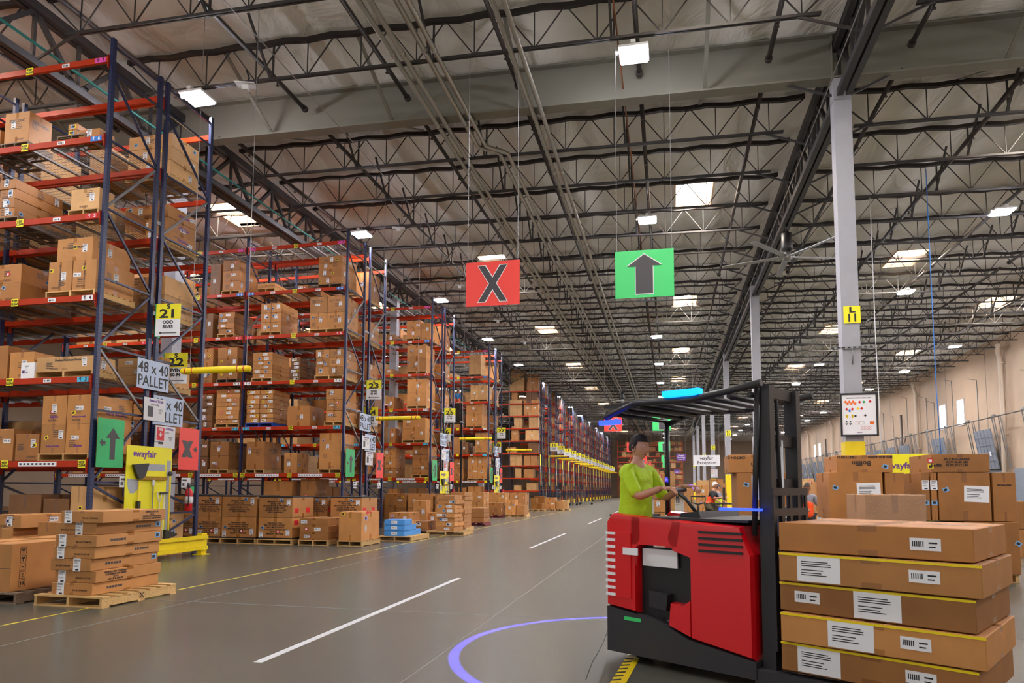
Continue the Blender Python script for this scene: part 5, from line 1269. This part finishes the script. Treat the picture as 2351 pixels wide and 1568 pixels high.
def person(label,loc,rz,sk,body,clothes,head,hands=(),hair=None,extra=None,glasses=False,sub=2,s=1.0):
    V,F=skinmesh(body,sub); 
    def app(v,f):
        o=len(V); V.extend(v); F.extend(tuple(i+o for i in q) for q in f)
    hc,hy,hp=head; hv,hf,Rm=head_geo(hc,hy,hp); app(hv,hf)
    for h in hands: app(*hand_geo(*h))
    me=bpy.data.meshes.new('person'); me.from_pydata(V,[],F); me.materials.append(sk)
    for p in me.polygons: p.use_smooth=True
    o=put('person',me,None,loc,(0,0,rz)); tag(o,label,'person'); o.scale=(s,s,s)
    for nm,ch,m in clothes:
        v,f=skinmesh(ch,sub); q=bpy.data.meshes.new(nm); q.from_pydata(v,[],f); q.materials.append(m)
        for p in q.polygons: p.use_smooth=True
        put(nm,q,o)
    def hp_(x,y,z): return Vector(hc)+Rm@Vector((x,y,z))
    ey=MB()
    for sx in (-1,1):
        c=hp_(sx*.029,-.0715,.016); ey.lathe([(.001,-.0075),(.008,-.005),(.0115,0),(.008,.005),(.001,.0075)],10,c=tuple(c))
    put('eyes',ey.mesh('eyes',M['white']),o); pu=MB()
    for sx in (-1,1): c=hp_(sx*.029,-.0805,.016); pu.lathe([(.001,-.005),(.0045,0),(.001,.005)],8,c=tuple(c))
    put('pupils',pu.mesh('pupils',M['black']),o)
    mo=MB(); mo.tube([hp_(-.022,-.073,-.066),hp_(0,-.0835,-.067),hp_(.022,-.073,-.066)],[.002,.004,.002],6); put('mouth',mo.mesh('mouth',mat('lips',srgb(150,80,75),.5)),o)
    if hair:
        kind,m=hair; hb=MB(); n=20; 
        for i in range(9):
            th=math.pi*.62*i/8
            for k in range(n):
                ph=2*math.pi*k/n; x=math.sin(th)*math.cos(ph); y=math.sin(th)*math.sin(ph); z=math.cos(th)
                if y<-.25 and z<.45: z=.45+(z-.45)*.1; 
                hb.v.append(tuple(hp_(x*.083,y*.103+.004,z*.126+.003)))
        for i in range(8):
            for k in range(n): hb.f.append((i*n+k,(i+1)*n+k,(i+1)*n+(k+1)%n,i*n+(k+1)%n)); hb.m.append(0); hb.sm.append(True)
        if kind=='bun': hb.lathe([(.01,-.05),(.045,-.03),(.055,0),(.045,.03),(.01,.05)],12,c=tuple(hp_(0,.08,.09)))
        if kind=='cap': hb.prism([],0,0) if 0 else None
        ho=put('hair' if kind!='cap' else 'cap',hb.mesh('hair',m),o)
        if kind=='cap':
            bm_=MB(); P0=[hp_(-.065,-.07,.06),hp_(.065,-.07,.06),hp_(.055,-.165,.045),(hp_(-.055,-.165,.045))]
            bm_._add([tuple(p) for p in P0]+[tuple(p+Vector((0,0,.006))) for p in P0],[(0,3,2,1),(4,5,6,7),(0,1,5,4),(1,2,6,5),(2,3,7,6),(3,0,4,7)],0); put('visor',bm_.mesh('visor',M['black']),ho)
    if glasses:
        g_=MB()
        for sx in (-1,1): 
            c=[hp_(sx*.031+.022*math.cos(t),-.1,.016+.017*math.sin(t)) for t in [2*math.pi*q/10 for q in range(11)]]; g_.tube(c,.0025,5)
        g_.tube([hp_(-.009,-.1,.018),hp_(.009,-.1,.018)],.0025,5).tube([hp_(-.053,-.1,.018),hp_(-.08,.0,.015)],.0025,5).tube([hp_(.053,-.1,.018),hp_(.08,.0,.015)],.0025,5)
        put('glasses',g_.mesh('glasses',M['black']),o)
    return o
def std_body(hip=.93,lean=0,arms=None,legs=None,sw=.19,hx=(0,0)):
    """figure facing -y; returns chains for body, torso, arms, legs"""
    ly=lambda z:-(z-hip)*math.tan(lean)
    P=(0,0,hip,.125); W=(0,ly(hip+.17),hip+.17,.115); Cc=(0,ly(hip+.37),hip+.37,.135); N=(0,ly(hip+.5),hip+.49,.055); Hd=(0,ly(hip+.62)-.01,hip+.60,.048)
    torso=[P,W,Cc]; out=[[P,W,Cc,N,Hd]]
    A=[];Lg=[]
    for sx,a in zip((-1,1),arms):
        sh=(sx*sw,ly(hip+.43),hip+.43,.062); el,wr=a
        A.append([Cc,(sx*sw*.55,ly(hip+.44),hip+.43,.075),sh,(el[0],el[1],el[2],.042),(wr[0],wr[1],wr[2],.028)]); out.append(A[-1])
    for sx,l in zip((-1,1),legs):
        kn,an=l; Lg.append([P,(sx*.09,0,hip-.06,.1),(kn[0],kn[1],kn[2],.062),(an[0],an[1],an[2],.042),(an[0],an[1]-.12,.04,.038)]); out.append(Lg[-1])
    return out,torso,A,Lg
def shirt(T,g,lo=.11): return [[(T[0][0],T[0][1],T[0][2]-lo,T[0][3]+g+.02)]+[(x,y,z,r+(g+.018 if i==0 else g)) for i,(x,y,z,r) in enumerate(T)]]
def grow(ch,g,n=None): return [[(x,y,z,r+g) for (x,y,z,r) in c][:n] for c in ch]
# driver of the truck (truck frame is defined below; the figure is placed in the operator bay)
TH=R(-32); TO=Vector((-.56,6.34,0)); TX=Vector((math.cos(TH),math.sin(TH),0)); TY=Vector((-math.sin(TH),math.cos(TH),0))
def tw(x,y,z=0): return TO+TX*x+TY*y+Vector((0,0,z))
# facing the forks: local -y must point along TX
arms=(((-.25,-.2,1.12),(-.2,-.42,1.2)),((.25,-.16,1.1),(.22,-.38,1.22)))
legs=(((-.1,-.03,.5),(-.1,.02,.09)),((.1,-.04,.5),(.1,.0,.09)))
B,T,A,L=std_body(.92,.06,arms,legs)
d0=tw(-.0,.45,.27)
person('driver in a yellow-green shirt standing in the red lift truck, facing the load',(d0.x,d0.y,.27),TH+HP,SK,B,
    [('shirt',shirt(T,.032)+grow(A,.018,4),CL['lime']),('trousers',grow(L,.02,4),CL['navy']),('shoes',[[c[3],c[4]] for c in grow(L,.015)],CL['shoe'])],
    ((0,-.055,1.575),0,.1),[((-.2,-.43,1.2),(0,-1,-.1),(0,0,1),-1,.9),((.22,-.39,1.22),(0,-1,-.1),(0,0,1),1,.9)],('short',CL['hair']),s=1.04)
# man in an orange vest perched by the desk
p=at(1630,1150,26); arms=(((-.24,-.22,1.08),(-.1,-.46,1.12)),((.22,-.25,1.08),(.1,-.48,1.13)))
legs=(((-.12,-.36,.62),(-.12,-.2,.09)),((.12,-.4,.7),(.14,-.42,.14)))
B,T,A,L=std_body(.86,.25,arms,legs)
person('man in white cap, orange vest and camouflage shorts perched at the work desk',(p.x,26,.12),R(68),SK,B,
    [('tee_shirt',grow([T],.02)+grow(A,.016,4),CL['blackc']),('vest',shirt(T,.035),CL['orange']),('vest_strip',[[(-.0,-.02,1.0,.158),(0,-.03,1.03,.158)]],CL['stripe']),('shorts',grow(L,.035,3),CL['camo']),('shoes',[[c[3],c[4]] for c in grow(L,.015)],CL['shoe'])],
    ((0,-.19,1.56),0,.25),[((-.1,-.47,1.12),(.1,-1,0),(0,0,1),-1,.6),((.1,-.49,1.13),(-.1,-1,0),(0,0,1),1,.6)],('cap',CL['capw']))
o=thing('stool','dark stool under the man in the white cap','stool',(p.x+.0,26.05,0)); put('seat',MB().lathe([(.02,.72),(.17,.73),(.17,.78),(.02,.79)],14).mesh('seat',M['black']),o)
for q in range(4): put('leg',MB().tube([(.1*math.cos(q*HP),.1*math.sin(q*HP),.73),(.19*math.cos(q*HP),.19*math.sin(q*HP),0)],.014,6).mesh('leg',M['galv']),o)
st_arms=(((-.24,-.05,1.14),(-.22,-.25,1.0)),((.24,-.05,1.14),(.22,-.25,1.0))); st_legs=(((-.1,-.02,.5),(-.1,.02,.09)),((.1,-.02,.5),(.1,.02,.09)))
B,T,A,L=std_body(.93,.03,st_arms,st_legs)
p=at(1647,1110,28)
person('person in dark cap and yellow vest standing behind the man in the white cap',(p.x,28,0),R(60),SK,B,[('tee_shirt',grow([T],.02)+grow(A,.016,4),CL['grey']),('vest',shirt(T,.036),CL['lime']),('trousers',grow(L,.02,4),CL['navy'])],
    ((0,-.045,1.585),0,.1),[((-.22,-.26,1.0),(0,-1,-.2),(0,0,1),-1,.6),((.22,-.26,1.0),(0,-1,-.2),(0,0,1),1,.6)],('cap',CL['shoe']))
# woman in an orange vest
p=at(1852,1150,18)
arms=(((-.25,-.06,1.13),(-.16,-.3,1.06)),((.26,-.08,1.12),(.2,-.34,1.02)))
B,T,A,L=std_body(.92,.05,arms,st_legs,sw=.175)
person('woman with dark hair, glasses and orange vest standing beyond the truck load',(p.x,18,0),R(12),SKB,B,
    [('tee_shirt',grow([T],.018)+grow(A,.02,4),CL['grey']),('vest',shirt(T,.033)+[[(-.1,-.02,1.33,.05),(-.12,.0,1.42,.045)],[(.1,-.02,1.33,.05),(.12,.0,1.42,.045)]],CL['orange']),
     ('trousers',grow(L,.02,4),CL['navy']),('shoes',[[c[3],c[4]] for c in grow(L,.015)],CL['shoe'])],
    ((0,-.04,1.55),R(-25),.12),[((-.16,-.31,1.06),(.2,-1,-.1),(0,0,1),-1,.7),((.2,-.35,1.02),(0,-1,-.1),(0,0,1),1,.7)],('bun',CL['hair']),glasses=True)
p=at(1556,1140,74); B,T,A,L=std_body(.93,.03,st_arms,st_legs)
person('far person in a yellow vest walking down the lane',(p.x,74,0),R(180),SK,B,[('vest',shirt(T,.036)+grow(A,.016,4),CL['lime']),('trousers',grow(L,.02,4),CL['navy'])],((0,-.04,1.6),0,0),(),('short',CL['hair']),sub=1)
p=at(1053,925,36.)
person('tiny person in orange vest and blue sleeves raised on the order picker',(p.x,35.8,5.2),R(100),SK,B,[('vest',grow([T],.036),CL['orange']),('sleeves',grow(A,.016,4),CL['blue']),('trousers',grow(L,.02,4),CL['navy'])],((0,-.04,1.6),0,0),(),('short',CL['hair']),sub=1)

# ---------------------------------------------------------------- the red reach truck and its load
RED=mat('glossy_red_truck_paint',srgb(215,10,22),.28,coat=.4); DK=mat('dark_truck_base',srgb(44,43,46),.5); DK2=mat('dark_truck_steel',srgb(34,33,36),.45)
BL=mat('blue_light_lens',(0,.01,.3,1),.3,emit=(.015,.04,1,1),es=4); BC=mat('cyan_light_lens',(0,.1,.4,1),.3,emit=(.0,.3,1,1),es=2.2)
t=thing('lift_truck','red and dark grey stand-up lift truck carrying long flat cartons','lift truck',(TO.x,TO.y,0),TH); t.scale=(.86,1,1)
put('base',MB().prism([(0,.07),(1.62,.07),(1.62,.2),(.95,.28),(.6,.4),(.0,.46)],0,1.1).mesh('base',DK),t)
def prof(pts,y0,y1,m=RED,c=.05):
    """side profile with chamfered long edges"""
    mb=MB(); cx=sum(p[0] for p in pts)/len(pts); cz=sum(p[1] for p in pts)/len(pts)
    ins=lambda k:[(x+(cx-x)*k,z+(cz-z)*k) for x,z in pts]
    n=len(pts); a=ins(.04); ys=[(y0,a),(y0+c,pts),(y1-c,pts),(y1,a)]; V=[(x,y,z) for y,q in ys for x,z in q]
    F=[tuple(range(n)),tuple(reversed(range(3*n,4*n)))]
    for l in range(3):
        for i in range(n): F.append((l*n+i,(l+1)*n+i,(l+1)*n+(i+1)%n,l*n+(i+1)%n))
    return mb._add(V,F,0)
put('rear_body',prof([(.0,.46),(.36,.43),(.36,.98),(.42,1.08),(.42,1.27),(.06,1.29),(.0,1.22)],.0,.15).mesh('rear_body',RED),t)
put('rear_body',prof([(.0,.46),(.36,.43),(.36,.98),(.42,1.08),(.42,1.27),(.06,1.29),(.0,1.22)],.95,1.1).mesh('rear_body',RED),t)
put('rear_panel',MB().box(.05,.31,-.012,.0,.55,1.12).mesh('rear_panel',RED),t)
vg=MB()
for q in range(10): vg.box(.0,.12,-.018,-.01,.56+.06*q,.585+.06*q)
put('vent_grille',vg.mesh('vent_grille',M['white']),t)
put('front_body',prof([(.98,.28),(1.3,.24),(1.6,.2),(1.6,1.0),(1.52,1.16),(1.5,1.22),(.78,1.25),(.72,1.1),(.78,1.0),(.98,.95)],.0,1.1).mesh('front_body',RED),t)
put('side_skirt',prof([(.74,.37),(.98,.3),(.98,.6),(.9,.55),(.76,.56)],.0,1.1).mesh('side_skirt',RED),t)
put('top_fairing',prof([(.3,1.02),(.85,1.02),(.9,1.24),(.3,1.27)],.0,.16).mesh('top_fairing',RED),t)
put('operator_bay',MB().box(.0,.98,.12,1.0,.24,.27).box(.36,.98,.94,1.0,.27,1.0).mesh('operator_bay',DK2),t)
put('bay_opening',MB().box(.36,.98,.1,.12,.4,1.0).mesh('bay_opening',M['black']),t)
put('name_panel',MB().box(.4,.8,.06,.075,.84,.99).box(.22,.4,-.02,-.008,.93,.99).mesh('name_panel',M['white']),t)
put('knee_pad',prof([(.5,.5),(.7,.48),(.72,.62),(.5,.64)],.02,.14).mesh('knee_pad',DK2),t)
put('green_marker',MB().box(.22,.42,-.006,.0,.36,.39).mesh('green_marker',M['gsign']),t)
vs_=MB()
for q in range(4): vs_.box(1.08,1.52,-.01,.0,1.0+.05*q,1.02+.05*q)
put('hood_vents',vs_.mesh('hood_vents',M['black']),t)
put('console',MB().prism([(.7,1.2),(1.0,1.2),(.95,1.32),(.75,1.3)],.2,.9).mesh('console',DK2),t)
put('control_handle',MB().tube([(.78,.42,1.3),(.66,.42,1.42),(.52,.42,1.5),(.52,.62,1.5)],.018,8).mesh('control_handle',M['black']),t)
put('dash_deck',MB().box(.52,1.55,.05,1.05,1.245,1.265).mesh('dash_deck',DK2),t)
for a,b in ((.25,.25),(.25,.85)): put('wheel',MB().lathe([(.02,-.06),(.16,-.06),(.16,.06),(.02,.06)],20,c=(a,b,.16),axis='y').mesh('wheel',M['rubber']),t)
for b in (.06,1.04):
    lg=put('outrigger',MB().box(1.6,2.9,b-.05,b+.05,.04,.15).mesh('outrigger',DK),t); put('wheel',MB().lathe([(.01,-.045),(.06,-.045),(.06,.045),(.01,.045)],14,c=(2.8,b,.06),axis='y').mesh('wheel',M['rubber']),lg)
for b in (.12,.62):
    put('mast_rail',MB().box(1.64,1.76,b-.04,b+.04,.12,2.32).box(1.67,1.73,b+.04,b+.07,.12,2.28).mesh('mast_rail',DK2),t)
for z in (.5,1.1,1.55,1.9,2.28): put('mast_crossbar',MB().box(1.66,1.72,.12,.62,z-.05,z+.04).mesh('mast_crossbar',DK2),t)
put('lift_cylinder',MB().tube([(1.68,.37,.2),(1.68,.37,1.9)],.045,12).mesh('lift_cylinder',M['galv']),t)
put('hydraulic_hose',MB().tube([(1.65,.28,.5),(1.63,.28,1.6),(1.66,.28,2.2),(1.72,.28,2.22),(1.74,.28,1.2)],.018,8).mesh('hydraulic_hose',M['rubber']),t)
put('capacity_plate',MB().box(1.45,1.6,.3,.31,1.42,1.62).box(1.5,1.62,.32,.78,1.3,1.36).mesh('capacity_plate',M['white']),t)
br=MB().box(1.76,1.79,.05,.7,1.3,1.36).box(1.76,1.79,.05,.7,.3,.38)
for q in range(5): br.box(1.765,1.785,.06+.15*q,.1+.15*q,.3,1.5)
br.box(1.76,1.79,.05,.7,1.46,1.52)
put('load_backrest',br.mesh('load_backrest',DK2),t)
gd=MB()
for b in (.02,1.03): gd.tube([(-.02,b,2.16),(.35,b,2.27),(1.0,b,2.25),(1.72,b,2.33)],.03,8)
for q in range(9): x=.0+.2*q; gd.tube([(x,.02,2.2+.05*min(1,q/3)),(x,1.03,2.2+.05*min(1,q/3))],.022,6)
gd.box(-.05,.6,.03,1.02,2.25,2.285)
put('overhead_guard',gd.mesh('overhead_guard',DK2),t)
for (a,b) in ((.02,1.0),): put('guard_post',MB().tube([(a,b,1.25),(a,b,2.18)],.03,8).mesh('guard_post',DK2),t)
for b in (.06,.7): put('guard_post',MB().tube([(1.6,b,1.15),(1.66,b,2.3)],.025,8).mesh('guard_post',DK2),t)
put('blue_light',MB().box(-.05,.19,-.05,.01,2.09,2.13).mesh('blue_light',BL),t); put('blue_light',MB().box(.72,1.12,-.03,.05,2.29,2.34).mesh('blue_light',BC),t); put('blue_light',MB().box(1.3,1.7,-.01,.03,1.34,1.36).mesh('blue_light',BL),t)
for b in (.28,.6): put('fork',MB().box(1.8,2.95,b-.06,b+.06,.13,.17).mesh('fork',DK2),t)
for k in range(5):
    z=.18+.218*k; c=tw(1.56+.64+(.02 if k%2 else 0),.53+(-.015 if k%2 else .01),z)
    w=1.24+(.03 if k in (1,3) else 0)
    o=carton(c.x,c.y,z,w,1.02,.214,0 if k%2 else 1,TH+R((-.6,.8,-.4,.5,.2)[k]),[('big','f',-.35+.2*(k%3),.1),('wide','f',(.3,.25,-.42,.32)[k],.11)] if k<4 else [('wide','f',.35,.1)])
    o['label']='long flat carton, %s the load on the red lift truck'%('top of' if k==4 else POSW[k]+(' in' if k else ' of')); o['group']='load on the lift truck'
    if k<4: put('yellow_strap',MB().box(-w/2-.002,w/2+.002,-.513,-.509,.19,.206).mesh('yellow_strap',M['yellow']),o)
# blue safety ring thrown on the floor by the truck's spotlight
ld=bpy.data.lights.new('ring_light','SPOT'); ld.spot_size=R(110); ld.spot_blend=0; ld.energy=10000; ld.color=(.06,.05,1); ld.shadow_soft_size=.01; ld.use_nodes=True
nt=ld.node_tree; N,Lk=nt.nodes,nt.links; em=[n for n in N if n.type=='EMISSION'][0]
tc=N.new('ShaderNodeTexCoord'); sp=N.new('ShaderNodeSeparateXYZ'); Lk.new(tc.outputs['Normal'],sp.inputs[0])
a_=N.new('ShaderNodeMath'); a_.operation='ABSOLUTE'; Lk.new(sp.outputs[2],a_.inputs[0])
s1=N.new('ShaderNodeMath'); s1.operation='SUBTRACT'; Lk.new(a_.outputs[0],s1.inputs[0]); s1.inputs[1].default_value=math.cos(R(40.5))
s2=N.new('ShaderNodeMath'); s2.operation='ABSOLUTE'; Lk.new(s1.outputs[0],s2.inputs[0])
s3=N.new('ShaderNodeMath'); s3.operation='LESS_THAN'; Lk.new(s2.outputs[0],s3.inputs[0]); s3.inputs[1].default_value=.008
s4=N.new('ShaderNodeMath'); s4.operation='GREATER_THAN'; Lk.new(sp.outputs[1],s4.inputs[0]); s4.inputs[1].default_value=-.5
s5=N.new('ShaderNodeMath'); s5.operation='MULTIPLY'; Lk.new(s3.outputs[0],s5.inputs[0]); Lk.new(s4.outputs[0],s5.inputs[1]); Lk.new(s5.outputs[0],em.inputs['Strength'])
lo=bpy.data.objects.new('ring_light',ld); COL.objects.link(lo); lo.location=tw(-.1,.55,2.14); lo.rotation_euler=(R(-5),R(-3.5),0)

# ---------------------------------------------------------------- beyond the 300 cartons that show largest, the rest join the countless mass
def _area(o):
    q=[]
    for c in o.bound_box:
        v=Matrix.Translation(o.location)@Matrix.Rotation(o.rotation_euler.z,4,'Z')@Vector(c)-Vector((0,0,CAMH)); z=v.dot(_fw)
        if z<.1: return 0
        q.append((FPX*v.dot(_r2)/z+1175.5,CY-FPX*v.dot(_u2)/z))
    x0,x1=max(0,min(a for a,b in q)),min(2351,max(a for a,b in q)); y0,y1=max(0,min(b for a,b in q)),min(1568,max(b for a,b in q))
    a=max(0,x1-x0)*max(0,y1-y0)
    return a*(.5 if 'rear row' in (o.get('label') or '') else 1)
rest=sorted(ALLC,key=_area,reverse=True)[298:]
dc=bpy.data.objects['distant_cartons']; mb=MB()
for v in dc.data.vertices: mb.v.append(tuple(v.co))
for p in dc.data.polygons: mb.f.append(tuple(p.vertices)); mb.m.append(p.material_index); mb.sm.append(False)
for o in rest:
    mi=M['card'].index(o.data.materials[0]) if o.data.materials[0] in M['card'] else 0
    mx=Matrix.Translation(o.location)@Matrix.Rotation(o.rotation_euler.z,4,'Z')
    mb._add([mx@v.co for v in o.data.vertices],[tuple(p.vertices) for p in o.data.polygons],mi)
    ks=[c for c in S.objects if c.parent==o]
    for c in ks: bpy.data.objects.remove(c)
    bpy.data.objects.remove(o)
dc.data=mb.mesh('distant_cartons',M['card'])

# ---------------------------------------------------------------- lettering as meshes
dg=bpy.context.evaluated_depsgraph_get(); _tc={}
for o in [o for o in S.objects if o.type=='FONT']:
    c=o.data; key=(c.body,round(c.size,3),c.align_x,round(c.extrude,4),c.materials[0].name,round(c.offset,4),round(c.space_line,2),round(c.space_character,2))
    if key not in _tc:
        me=bpy.data.meshes.new_from_object(o.evaluated_get(dg)); me.name='lettering'; _tc[key]=me
    n=bpy.data.objects.new(o.name,_tc[key]); nm=o.name; COL.objects.link(n); n.parent=o.parent; n.location=o.location; n.rotation_euler=o.rotation_euler; n.scale=o.scale
    for k in o.keys(): n[k]=o[k]
    bpy.data.objects.remove(o); n.name=nm
print('CARTONS',NCART[0],'OBJECTS',len(S.objects))
